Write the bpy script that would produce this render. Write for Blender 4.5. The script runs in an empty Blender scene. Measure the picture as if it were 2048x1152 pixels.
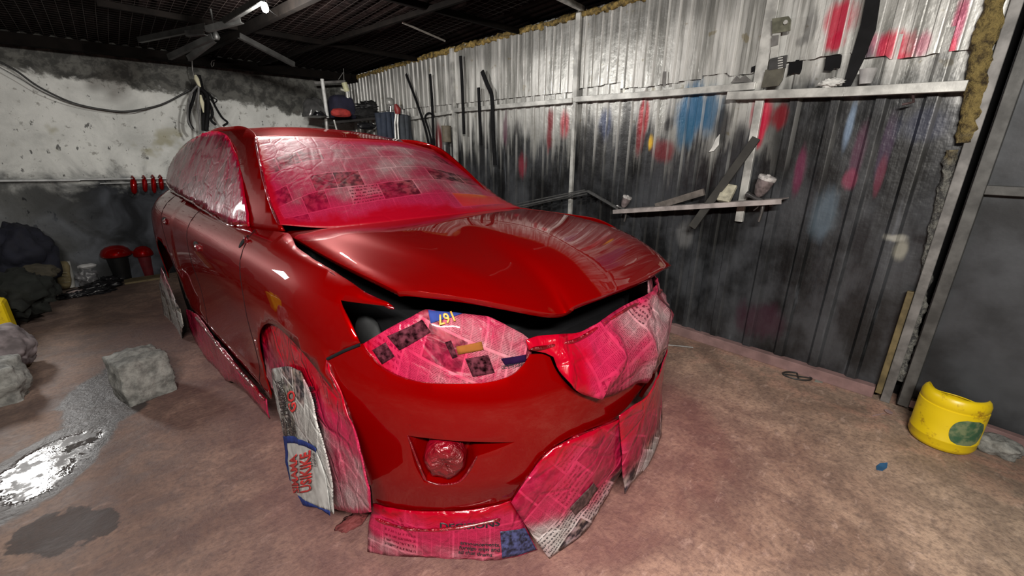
import bpy, math, random
import numpy as np
from mathutils import Vector, Matrix, noise
from mathutils.geometry import delaunay_2d_cdt
random.seed(7)
scn = bpy.context.scene
col = scn.collection
PI = math.pi

# ---------------------------------------------------------------- camera (solved from the photograph's vanishing points)
CAMH = 1.48
IW, IH = 2048.0, 1152.0
FPX = 829.9
_vv = np.array([1015 - 1024, 3080 - 576, FPX]); _v1 = np.array([205 - 1024, 298 - 576, FPX])
_dn = _vv / np.linalg.norm(_vv); _Y = _v1 / np.linalg.norm(_v1); _X = np.cross(_dn, _Y)
if _X[0] < 0: _X = -_X
_X /= np.linalg.norm(_X); _Y = np.cross(_X, _dn) * 1.0
if _Y @ _v1 < 0: _Y = -_Y
RC = np.stack([_X, _Y, -_dn])          # world = RC @ (right, down, forward)
cam_d = bpy.data.cameras.new('camera'); cam = bpy.data.objects.new('camera', cam_d); col.objects.link(cam)
cam_d.sensor_width = 36; cam_d.lens = 36 * FPX / IW; cam_d.clip_start = .02; cam_d.clip_end = 60
mw = Matrix.Identity(4)
for i in range(3):
    mw[i][0] = RC[i, 0]; mw[i][1] = -RC[i, 1]; mw[i][2] = -RC[i, 2]
mw[2][3] = CAMH
cam.matrix_world = mw
scn.camera = cam

# ---------------------------------------------------------------- world, lights, exposure
w = bpy.data.worlds.new('world'); scn.world = w; w.use_nodes = True
w.node_tree.nodes['Background'].inputs[0].default_value = (.75, .85, 1, 1)
w.node_tree.nodes['Background'].inputs[1].default_value = .035
scn.view_settings.view_transform = 'Standard'; scn.view_settings.look = 'None'
scn.view_settings.exposure = 0.55; scn.view_settings.gamma = 1.0; scn.view_settings.use_curve_mapping = False

def area(name, loc, target, sx, sy, power, colr=(1, 1, 1), spread=PI):
    l = bpy.data.lights.new(name, 'AREA'); l.shape = 'RECTANGLE'; l.size = sx; l.size_y = sy
    l.energy = power; l.color = colr; l.spread = spread
    o = bpy.data.objects.new(name, l); col.objects.link(o); o.location = loc
    o.rotation_euler = (Vector(target) - Vector(loc)).to_track_quat('-Z', 'Y').to_euler()
    return o
area('work_light', (-1.3, 5.9, 1.65), (-.62, 2.7, .0), .3, .3, 5, (1, .98, .95), math.radians(70))
_l = bpy.data.lights.new('bulb_light', 'POINT'); _l.energy = 62; _l.shadow_soft_size = .035; _l.color = (1, .97, .92)
bulb_l = bpy.data.objects.new('bulb_light', _l); col.objects.link(bulb_l)
area('tube_light', (-.5, -.6, 2.42), (1.6, 1.4, .2), 1.2, .12, 125, (1, .95, .88))

# ---------------------------------------------------------------- pixel -> point helpers (2048 x 1152 frame)
def rayw(px, py):
    return RC @ np.array([px - 1024, py - 576, FPX])
def W(px, py, x=None, y=None, z=None):
    d = rayw(px, py)
    t = x / d[0] if x is not None else (y / d[1] if y is not None else (z - CAMH) / d[2])
    return Vector((d[0] * t, d[1] * t, CAMH + d[2] * t))
def FL(px, py, z=0.0): return W(px, py, z=z)
RX = 3.28; BEND = Vector((RX, 2.61, 0)); CORN = Vector((2.875, 6.6, 0)); BACKY = 6.6
_fd = (CORN - BEND).normalized(); FARLEN = (CORN - BEND).length
_fn = Vector((-_fd.y, _fd.x, 0))       # towards the room
def RW(px, py, off=0.0):
    """pixel -> point on the right wall (off = distance in front of it); also its run t along the wall"""
    p = W(px, py, x=RX - off)
    if p.y <= BEND.y: return p
    d = Vector(rayw(px, py)); o = Vector((0, 0, CAMH))
    t = (BEND + _fn * off - o).dot(_fn) / d.dot(_fn)
    return o + d * t
def run(p):
    return p.y - BEND.y if p.y <= BEND.y else Vector((p.x - BEND.x, p.y - BEND.y, 0)).dot(_fd)
def RP(t, z, off=0.0):
    if t <= 0: return Vector((RX - off, BEND.y + t, z))
    q = BEND + _fd * t + _fn * off
    return Vector((q.x, q.y, z))

# ---------------------------------------------------------------- object helpers
def tag(o, label=None, cat=None, group=None, kind=None):
    if label: o['label'] = label
    if cat: o['category'] = cat
    if group: o['group'] = group
    if kind: o['kind'] = kind
    return o
def empty(name, loc=(0, 0, 0), rz=0, label=None, cat=None, group=None):
    o = bpy.data.objects.new(name, None); col.objects.link(o); o.location = loc; o.rotation_euler = (0, 0, rz)
    o.empty_display_size = .1
    return tag(o, label, cat, group)
class MB:
    def __init__(s): s.v = []; s.f = []; s.uv = None
    def add(s, vs, fs):
        n = len(s.v); s.v += [tuple(v) for v in vs]; s.f += [tuple(i + n for i in f) for f in fs]
    def box(s, a, b):
        x0, y0, z0 = a; x1, y1, z1 = b
        s.add([(x0, y0, z0), (x1, y0, z0), (x1, y1, z0), (x0, y1, z0), (x0, y0, z1), (x1, y0, z1), (x1, y1, z1), (x0, y1, z1)],
              [(3, 2, 1, 0), (4, 5, 6, 7), (0, 1, 5, 4), (1, 2, 6, 5), (2, 3, 7, 6), (3, 0, 4, 7)])
    def bar(s, p, q, w_, h_, up=(0, 0, 1)):
        """box beam from p to q, w_ across, h_ along up"""
        p = Vector(p); q = Vector(q); d = (q - p).normalized(); u = Vector(up)
        sx = d.cross(u)
        if sx.length < 1e-4: sx = d.cross(Vector((1, 0, 0)))
        sx.normalize(); u = sx.cross(d).normalized()
        a = sx * w_ / 2; b = u * h_ / 2
        s.add([p - a - b, p + a - b, p + a + b, p - a + b, q - a - b, q + a - b, q + a + b, q - a + b],
              [(3, 2, 1, 0), (4, 5, 6, 7), (0, 1, 5, 4), (1, 2, 6, 5), (2, 3, 7, 6), (3, 0, 4, 7)])
    def tube(s, pts, r, n=8, cap=True):
        pts = [Vector(p) for p in pts]; rs = r if isinstance(r, (list, tuple)) else [r] * len(pts)
        rings = []; prev = None
        for i, p in enumerate(pts):
            d = (pts[min(i + 1, len(pts) - 1)] - pts[max(i - 1, 0)])
            if d.length < 1e-9: d = Vector((0, 0, 1))
            d.normalize()
            a = prev - d * prev.dot(d) if prev is not None else d.orthogonal()
            if a.length < 1e-5: a = d.orthogonal()
            a.normalize(); prev = a; b = d.cross(a)
            rings.append([p + (a * math.cos(2 * PI * k / n) + b * math.sin(2 * PI * k / n)) * rs[i] for k in range(n)])
        vs = [v for r_ in rings for v in r_]; fs = []
        for i in range(len(pts) - 1):
            for k in range(n):
                k2 = (k + 1) % n
                fs.append((i * n + k, i * n + k2, (i + 1) * n + k2, (i + 1) * n + k))
        if cap:
            fs.append(tuple(range(n - 1, -1, -1))); fs.append(tuple((len(pts) - 1) * n + k for k in range(n)))
        s.add(vs, fs)
    def lathe(s, prof, n=32, mat=None, caps=True):
        """prof: (r, z) pairs bottom to top"""
        m = mat or Matrix.Identity(4); vs = []; fs = []
        for r, z in prof:
            for k in range(n): vs.append(m @ Vector((r * math.cos(2 * PI * k / n), r * math.sin(2 * PI * k / n), z)))
        for i in range(len(prof) - 1):
            for k in range(n):
                k2 = (k + 1) % n; fs.append((i * n + k, i * n + k2, (i + 1) * n + k2, (i + 1) * n + k))
        if caps:
            fs.append(tuple(range(n - 1, -1, -1))); fs.append(tuple((len(prof) - 1) * n + k for k in range(n)))
        s.add(vs, fs)
    def prism(s, poly, thick, nrm):
        """closed outline of 3-D points, given thickness along nrm"""
        n = len(poly); off = Vector(nrm).normalized() * thick
        a = [Vector(p) for p in poly]; b = [p + off for p in a]
        s.add(a + b, [tuple(range(n - 1, -1, -1)), tuple(range(n, 2 * n))] + [(i, (i + 1) % n, (i + 1) % n + n, i + n) for i in range(n)])
    def build(s, name, mat, parent=None, smooth=None, bevel=0):
        me = bpy.data.meshes.new(name); me.from_pydata(s.v, [], s.f); me.update()
        if mat: me.materials.append(mat)
        o = bpy.data.objects.new(name, me); col.objects.link(o); o.parent = parent
        if smooth is not None:
            for p in me.polygons: p.use_smooth = True
            me.set_sharp_from_angle(angle=math.radians(smooth))
        if bevel:
            b = o.modifiers.new('bevel', 'BEVEL'); b.width = bevel; b.segments = 2; b.limit_method = 'ANGLE'
        return o
def lump(name, c, r, mat, parent=None, seed=0, amp=.25, freq=1.5, flat=None, sub=4, cubic=0, rot=0, fold=0):
    """irregular rounded solid; flat = height below which it is cut to a flat base"""
    import bmesh
    bm = bmesh.new(); bmesh.ops.create_icosphere(bm, subdivisions=sub, radius=1)
    sd = Vector((seed * 7.3, seed * 3.1, seed * 5.7)); R3 = Matrix.Rotation(rot, 3, 'Z')
    for v in bm.verts:
        p = v.co.normalized()
        if cubic:
            m = max(abs(p.x), abs(p.y), abs(p.z)); k = 1 / m; p = p * (1 + (k - 1) * cubic)
        n_ = noise.noise(p * freq + sd) + .5 * noise.noise(p * freq * 2.3 + sd) + .25 * noise.noise(p * freq * 5 + sd)
        if fold: n_ += fold * (1 - abs(noise.noise(p * freq * 2.2 + sd * 2)) * 3)
        p = p * (1 + amp * n_)
        p = R3 @ Vector((p.x * r[0], p.y * r[1], p.z * r[2])) + Vector(c)
        if flat is not None and p.z < flat: p.z = flat + (p.z - flat) * .02
        v.co = p
    me = bpy.data.meshes.new(name); bm.to_mesh(me); bm.free(); me.materials.append(mat)
    for p in me.polygons: p.use_smooth = True
    o = bpy.data.objects.new(name, me); col.objects.link(o); o.parent = parent
    return o

# ---------------------------------------------------------------- material helpers
class NT:
    def __init__(s, name):
        s.m = bpy.data.materials.new(name); s.m.use_nodes = True; s.t = s.m.node_tree; s.b = s.t.nodes['Principled BSDF']
    def n(s, typ, **kw):
        nd = s.t.nodes.new(typ)
        for k, v in kw.items(): setattr(nd, k, v)
        return nd
    def put(s, sock, v):
        if isinstance(v, bpy.types.NodeSocket): s.t.links.new(v, sock)
        elif v is not None:
            try: sock.default_value = v
            except Exception: sock.default_value = tuple(v) + (1,)
    def math(s, op, a, b=None, c_=None, clamp=False):
        nd = s.n('ShaderNodeMath', operation=op, use_clamp=clamp)
        s.put(nd.inputs[0], a); s.put(nd.inputs[1], b)
        if c_ is not None: s.put(nd.inputs[2], c_)
        return nd.outputs[0]
    def mix(s, f, a, b, mode='MIX'):
        nd = s.n('ShaderNodeMix', data_type='RGBA', blend_type=mode); nd.clamp_factor = True
        s.put(nd.inputs[0], f); s.put(nd.inputs[6], a); s.put(nd.inputs[7], b); return nd.outputs[2]
    def ramp(s, f, a, b, lo=0., hi=1.):
        nd = s.n('ShaderNodeMapRange', interpolation_type='SMOOTHSTEP'); s.put(nd.inputs[0], f)
        s.put(nd.inputs[1], a); s.put(nd.inputs[2], b); s.put(nd.inputs[3], lo); s.put(nd.inputs[4], hi); return nd.outputs[0]
    def coord(s, kind='Object'):
        if kind == 'Position': return s.n('ShaderNodeNewGeometry').outputs['Position']
        return s.n('ShaderNodeTexCoord').outputs[kind]
    def mapv(s, v, scale=(1, 1, 1), loc=(0, 0, 0), rot=(0, 0, 0)):
        nd = s.n('ShaderNodeMapping'); s.put(nd.inputs[0], v); nd.inputs[1].default_value = loc
        nd.inputs[2].default_value = rot; nd.inputs[3].default_value = scale; return nd.outputs[0]
    def noise(s, v, scale, detail=4, rough=.55, dist=0, col_=False):
        nd = s.n('ShaderNodeTexNoise'); s.put(nd.inputs['Vector'], v); nd.inputs['Scale'].default_value = scale
        nd.inputs['Detail'].default_value = detail; nd.inputs['Roughness'].default_value = rough; nd.inputs['Distortion'].default_value = dist
        return nd.outputs['Color' if col_ else 'Fac']
    def sep(s, v):
        nd = s.n('ShaderNodeSeparateXYZ'); s.put(nd.inputs[0], v); return nd.outputs
    def bump(s, h, strength=.3, dist=.01):
        nd = s.n('ShaderNodeBump'); s.put(nd.inputs['Height'], h); nd.inputs['Strength'].default_value = strength
        nd.inputs['Distance'].default_value = dist; s.put(s.b.inputs['Normal'], nd.outputs[0]); return nd.outputs[0]
    def set(s, **kw):
        names = dict(base='Base Color', metal='Metallic', rough='Roughness', coat='Coat Weight', coatr='Coat Roughness', spec='Specular IOR Level', emis='Emission Color', emiss='Emission Strength', alpha='Alpha', trans='Transmission Weight')
        for k, v in kw.items():
            s.put(s.b.inputs[names[k]], v)
        return s.m
def simple(name, base, rough=.6, metal=0, coat=0, var=.25, scale=12, bump=.15, spec=.5):
    t = NT(name); co = t.coord('Object'); nz = t.noise(co, scale, 5)
    c_ = t.mix(t.ramp(nz, .3, .7), tuple(x * (1 - var) for x in base) + (1,), tuple(min(1, x * (1 + var)) for x in base) + (1,))
    t.set(base=c_, rough=rough, metal=metal, coat=coat, coatr=.05, spec=spec)
    if bump: t.bump(t.noise(co, scale * 3, 4), bump, .005)
    return t.m

def m_paint():
    t = NT('red_metallic_paint'); co = t.coord('Object')
    fl = t.noise(co, 900, 1)
    t.set(base=t.mix(fl, (.145, .0, .0, 1), (.22, .0002, .0004, 1)), metal=.3, rough=.40, coat=.9, coatr=.012, spec=.0)
    t.b.inputs['Coat IOR'].default_value = 1.5
    return t.m
def newspaper(name, gloss=.5, paper=(.41, .40, .385), bumpk=.55, rlow=.22, bw=(.15, .12, .004), dens=1.0, pink=1.0):
    """printed columns, pictures and boxes; the 'spray' attribute is how much red overspray lies on the sheet"""
    t = NT(name); uv = t.n('ShaderNodeUVMap').outputs[0]
    brick = t.n('ShaderNodeTexBrick'); brick.offset = .37; brick.squash = 1.6; brick.squash_frequency = 3; brick.offset_frequency = 2
    t.put(brick.inputs['Vector'], uv); brick.inputs['Color1'].default_value = (0, 0, 0, 1); brick.inputs['Color2'].default_value = (1, 1, 1, 1)
    brick.inputs['Mortar'].default_value = (.5, .5, .5, 1); brick.inputs['Scale'].default_value = 1
    brick.inputs['Mortar Size'].default_value = bw[2]; brick.inputs['Brick Width'].default_value = bw[0]; brick.inputs['Row Height'].default_value = bw[1]
    brick.inputs['Mortar Smooth'].default_value = 0
    r = t.sep(brick.outputs['Color'])[0]; mort = brick.outputs['Fac']
    x, y, _ = t.sep(uv)
    rows = t.ramp(t.math('SINE', t.math('MULTIPLY', y, 2 * PI / .0052)), -.35, .35)
    words = t.ramp(t.noise(t.mapv(uv, (520, 190, 1)), 1, 2), .40, .52)
    gut = t.ramp(t.math('ABSOLUTE', t.math('SUBTRACT', t.math('FRACT', t.math('DIVIDE', x, .0367)), .5)), .43, .46, 1, 0)
    text = t.math('MULTIPLY', t.math('MULTIPLY', rows, words), t.math('MULTIPLY', gut, .88))
    hrows = t.ramp(t.math('SINE', t.math('MULTIPLY', y, 2 * PI / .021)), .0, .2)
    hw = t.ramp(t.noise(t.mapv(uv, (150, 45, 1)), 1, 1), .46, .50)
    head = t.math('MULTIPLY', t.math('MULTIPLY', hrows, hw), .9)
    isphoto = t.math('GREATER_THAN', r, .64); ishead = t.math('MULTIPLY', t.math('GREATER_THAN', r, .56), t.math('LESS_THAN', r, .63))
    isbox = t.math('MULTIPLY', t.math('GREATER_THAN', r, .63), t.math('LESS_THAN', r, .64))
    ink = t.mix(ishead, text, head)
    pap = t.mix(t.ramp(t.noise(uv, 6, 3), .35, .65), tuple(k * .9 for k in paper) + (1,), tuple(k * 1.05 for k in paper) + (1,))
    c1 = t.mix(t.math('MULTIPLY', ink, dens), pap, (.035, .035, .04, 1))
    ph = t.mix(t.ramp(t.noise(t.mapv(uv, (1, 1, 1), (3, 1, 0)), 28, 4, .6), .38, .62), (.015, .015, .02, 1), (.26, .22, .20, 1))
    ph = t.mix(.35, ph, t.noise(uv, 14, 2, col_=True), 'OVERLAY')
    c1 = t.mix(isphoto, c1, ph)
    c1 = t.mix(isbox, c1, (.55, .42, .05, 1))
    c1 = t.mix(mort, c1, (.50, .49, .475, 1))
    sp = t.n('ShaderNodeAttribute', attribute_name='spray').outputs['Fac']
    sn = t.math('MULTIPLY', t.math('SUBTRACT', t.noise(uv, 5, 4, .6), .5), .7)
    sp = t.math('ADD', sp, sn, clamp=True)
    tint = t.mix(t.ramp(sp, 0, .55), (1, 1, 1, 1), (.74 * pink, .062, .165, 1))
    c2 = t.mix(1.0, c1, tint, 'MULTIPLY')
    c3 = t.mix(t.ramp(sp, .25, .75), c2, t.mix(.45, c2, (.42, .0015, .045, 1)))
    c4 = t.mix(t.ramp(sp, .72, .98), c3, (.30, .0005, .010, 1))
    t.set(base=c4, rough=t.ramp(sp, .2, .9, .6, rlow), metal=0, coat=t.ramp(sp, .0, .8, gloss * .5, gloss), coatr=.09, spec=.2)
    vor = t.n('ShaderNodeTexVoronoi', feature='DISTANCE_TO_EDGE'); t.put(vor.inputs['Vector'], t.mapv(uv, (1, 1, 1)))
    vor.inputs['Scale'].default_value = 7
    h = t.math('ADD', t.noise(t.mapv(uv, (1, 1.6, 1)), 11, 3, .5, .8), t.math('MULTIPLY', t.ramp(vor.outputs[0], 0, .08), .25))
    t.bump(h, bumpk, .02)
    return t.m
def m_film():
    """clear masking film and tape soaked with red paint: crinkled and glossy"""
    t = NT('painted_masking_film'); co = t.coord('Object')
    sp = t.noise(co, 6, 3)
    t.set(base=t.mix(t.ramp(sp, .35, .7), (.09, .0005, .002, 1), (.26, .001, .012, 1)), metal=.1, rough=.3, coat=1, coatr=.03)
    v = t.n('ShaderNodeTexVoronoi', feature='F1'); t.put(v.inputs['Vector'], t.mapv(co, (1, 1, 1))); v.inputs['Scale'].default_value = 26
    t.bump(t.math('ADD', t.noise(co, 22, 4, .6, 1.5), t.math('MULTIPLY', v.outputs[0], .5)), .8, .02)
    return t.m
PAINT = m_paint(); NEWS = newspaper('newsprint'); NEWSG = newspaper('newsprint_under_film', gloss=.30); FILM = m_film(); NEWSW = newspaper('windscreen_newsprint', gloss=.03, bumpk=.16, rlow=.45, bw=(.17, .125, .0028))
BLACK = simple('black_engine_bay', (.004, .004, .005), .8, spec=.2, bump=0)
RUBBER = simple('black_rubber', (.007, .007, .008), .75, spec=.15)
DARKGREY = simple('dark_grey_plastic', (.05, .055, .06), .5)

# ================================================================= the setting
def m_floor():
    t = NT('sprayed_concrete'); P_ = t.coord('Object'); x, y, z = t.sep(P_)
    n1 = t.noise(P_, 1.3, 6, .62, .6); n2 = t.noise(P_, 6, 6, .65, .4); n3 = t.noise(t.mapv(P_, (1, 2.4, 1), (0, 0, 0), (0, 0, .6)), 9, 5, .7, .5)
    base = t.mix(t.ramp(n1, .35, .68), (.27, .215, .150, 1), (.56, .465, .335, 1))
    base = t.mix(t.ramp(n2, .40, .62), t.mix(.42, base, (.10, .085, .075, 1)), base)
    base = t.mix(t.math('MULTIPLY', t.ramp(n3, .55, .72), .45), base, (.70, .62, .50, 1))
    fine = t.noise(P_, 45, 3, .7)
    base = t.mix(t.math('MULTIPLY', t.ramp(fine, .3, .6, 1, 0), .5), base, (.08, .07, .065, 1))
    # overspray: a broad dusting round the car, strongest along its sides and nose
    xr = t.math('SUBTRACT', x, 1.27); yr = t.math('SUBTRACT', y, 3.0)
    dx = t.math('MAXIMUM', t.math('SUBTRACT', t.math('ABSOLUTE', xr), .75), 0); dy = t.math('MAXIMUM', t.math('SUBTRACT', t.math('ABSOLUTE', yr), 2.1), 0)
    d = t.math('SQRT', t.math('ADD', t.math('MULTIPLY', dx, dx), t.math('MULTIPLY', dy, dy)))
    dn = t.math('ADD', d, t.math('MULTIPLY', t.math('SUBTRACT', n1, .5), 1.1))
    s1 = t.ramp(dn, .05, 1.0, 1, 0)
    s2 = t.math('MULTIPLY', t.ramp(dn, .6, 2.6, 1, 0), .45)
    s3 = t.math('MULTIPLY', t.math('MULTIPLY', t.ramp(t.math('SUBTRACT', RX, x), .25, 1.3, 1, 0), t.ramp(n2, .3, .6)), .55)
    sp = t.math('MAXIMUM', t.math('MAXIMUM', t.math('MULTIPLY', s1, .62), s2), s3)
    base = t.mix(sp, base, t.mix(1, base, (1.0, .50, .55, 1), 'MULTIPLY'))
    base = t.mix(t.math('MULTIPLY', s1, .30), base, (.24, .05, .07, 1))
    # concrete darkening towards the left
    left = t.math('MULTIPLY', t.ramp(t.math('ADD', x, t.math('MULTIPLY', t.math('SUBTRACT', n1, .5), 1.4)), -.3, 1.4, 1, 0), .72)
    base = t.mix(left, base, t.mix(.55, t.mix(1, base, (.40, .34, .34, 1), 'MULTIPLY'), (.07, .055, .055, 1)))
    # wet run, and one damp stain of its own shape
    def blob(cx, cy, rx, ry, a, wob, frq=2.5):
        m = t.mapv(P_, (1, 1, 1), (0, 0, 0)); px_ = t.math('SUBTRACT', x, cx); py_ = t.math('SUBTRACT', y, cy)
        ca, sa = math.cos(a), math.sin(a)
        u_ = t.math('ADD', t.math('MULTIPLY', px_, ca / rx), t.math('MULTIPLY', py_, sa / rx))
        v_ = t.math('ADD', t.math('MULTIPLY', px_, -sa / ry), t.math('MULTIPLY', py_, ca / ry))
        dd = t.math('SQRT', t.math('ADD', t.math('MULTIPLY', u_, u_), t.math('MULTIPLY', v_, v_)))
        return t.math('ADD', dd, t.math('MULTIPLY', t.math('SUBTRACT', t.noise(P_, frq, 4, .6), .5), wob))
    p1 = FL(90, 930); p2 = FL(230, 780)
    wet = t.math('MAXIMUM', t.ramp(blob(p1.x, p1.y, .42, .23, 1.1, 1.2), .9, 1.05, 1, 0), t.ramp(blob(p2.x, p2.y, .55, .26, 1.35, 1.3), .85, 1.0, 1, 0))
    p3 = FL(135, 1060); p4 = FL(50, 1040)
    stain = t.ramp(blob(FL(125, 1060).x, FL(125, 1060).y, .13, .20, .9, 1.2, 9), .85, .95, 1, 0)
    base = t.mix(t.math('MULTIPLY', wet, .85), base, (.03, .03, .032, 1)); base = t.mix(t.math('MULTIPLY', stain, .85), base, (.035, .028, .028, 1))
    pool = t.ramp(blob(p1.x, p1.y, .30, .17, 1.1, 1.6, 5), .75, 1.0, 1, 0)
    film = t.math('MULTIPLY', pool, t.ramp(t.noise(P_, 14, 3, .6), .42, .55))
    rough = t.mix(t.math('MULTIPLY', wet, .6), t.ramp(n2, .3, .7, .62, .85), (.36, .36, .36, 1)); rough = t.mix(film, rough, (.07, .07, .07, 1))
    t.set(base=base, rough=rough, spec=.5)
    t.bump(t.math('MULTIPLY', t.math('ADD', t.math('ADD', n2, t.math('MULTIPLY', n3, .5)), t.math('MULTIPLY', fine, .3)), t.math('SUBTRACT', 1, t.math('MULTIPLY', pool, .8))), .5, .02)
    return t.m
FLOORM = m_floor()
f_ = MB(); f_.box((-3.0, -3.6, -.08), (3.7, 6.9, 0)); tag(f_.build('floor', FLOORM), kind='structure')

def m_plaster():
    t = NT('dirty_plaster'); P_ = t.coord('Object'); x, y, z = t.sep(P_)
    n1 = t.noise(P_, 2.2, 6, .62, .5); n2 = t.noise(P_, 9, 6, .7, .3); n3 = t.noise(t.mapv(P_, (1, 1, .5)), 18, 3, .6)
    c_ = t.mix(t.ramp(n1, .3, .7), (.50, .51, .49, 1), (.76, .77, .74, 1))
    c_ = t.mix(t.math('MULTIPLY', t.ramp(n2, .58, .66), .6), c_, (.14, .13, .11, 1))
    c_ = t.mix(t.math('MULTIPLY', t.ramp(n3, .64, .70), .85), c_, (.05, .05, .05, 1))
    yel = t.math('MULTIPLY', t.ramp(t.noise(P_, 3.1, 3), .56, .66), t.math('MULTIPLY', t.ramp(z, 1.25, 1.5), t.ramp(z, 1.6, 1.85, 1, 0)))
    c_ = t.mix(t.math('MULTIPLY', yel, .6), c_, (.28, .25, .12, 1))
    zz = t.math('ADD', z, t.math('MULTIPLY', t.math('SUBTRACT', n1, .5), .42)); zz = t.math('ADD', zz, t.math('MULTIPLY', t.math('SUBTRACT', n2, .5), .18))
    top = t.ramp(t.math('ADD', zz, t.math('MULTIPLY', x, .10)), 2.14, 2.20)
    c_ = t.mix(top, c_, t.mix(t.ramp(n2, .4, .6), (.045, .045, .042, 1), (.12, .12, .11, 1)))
    low = t.ramp(t.math('ADD', z, t.math('MULTIPLY', t.math('SUBTRACT', n1, .5), 1.1)), 1.0, 1.38, 1, 0)
    low = t.math('MULTIPLY', low, t.ramp(x, -1.2, .1, .8, 1))
    smoke = t.mix(t.ramp(t.noise(P_, 2.6, 3, .5, .8), .35, .75), (.006, .007, .009, 1), (.08, .088, .105, 1))
    c_ = t.mix(low, c_, smoke)
    t.set(base=c_, rough=.85, spec=.3); t.bump(t.math('ADD', n2, t.math('MULTIPLY', n3, .4)), .5, .02)
    return t.m
PLASTER = m_plaster()
ZB, ZF = 2.47, 2.60
b_ = MB(); b_.box((-3.0, BACKY, 0), (3.3, BACKY + .2, 2.75)); tag(b_.build('wall_back', PLASTER), kind='structure')
GREYP = simple('grey_plaster', (.14, .14, .14), .9, scale=3)
b_ = MB(); b_.box((-3.1, -3.6, 0), (-2.9, 6.6, 2.9)); tag(b_.build('wall_left', GREYP), kind='structure')
b_ = MB(); b_.box((-3.1, -3.8, 0), (3.7, -3.6, 2.9)); tag(b_.build('wall_front', GREYP), kind='structure')

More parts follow.
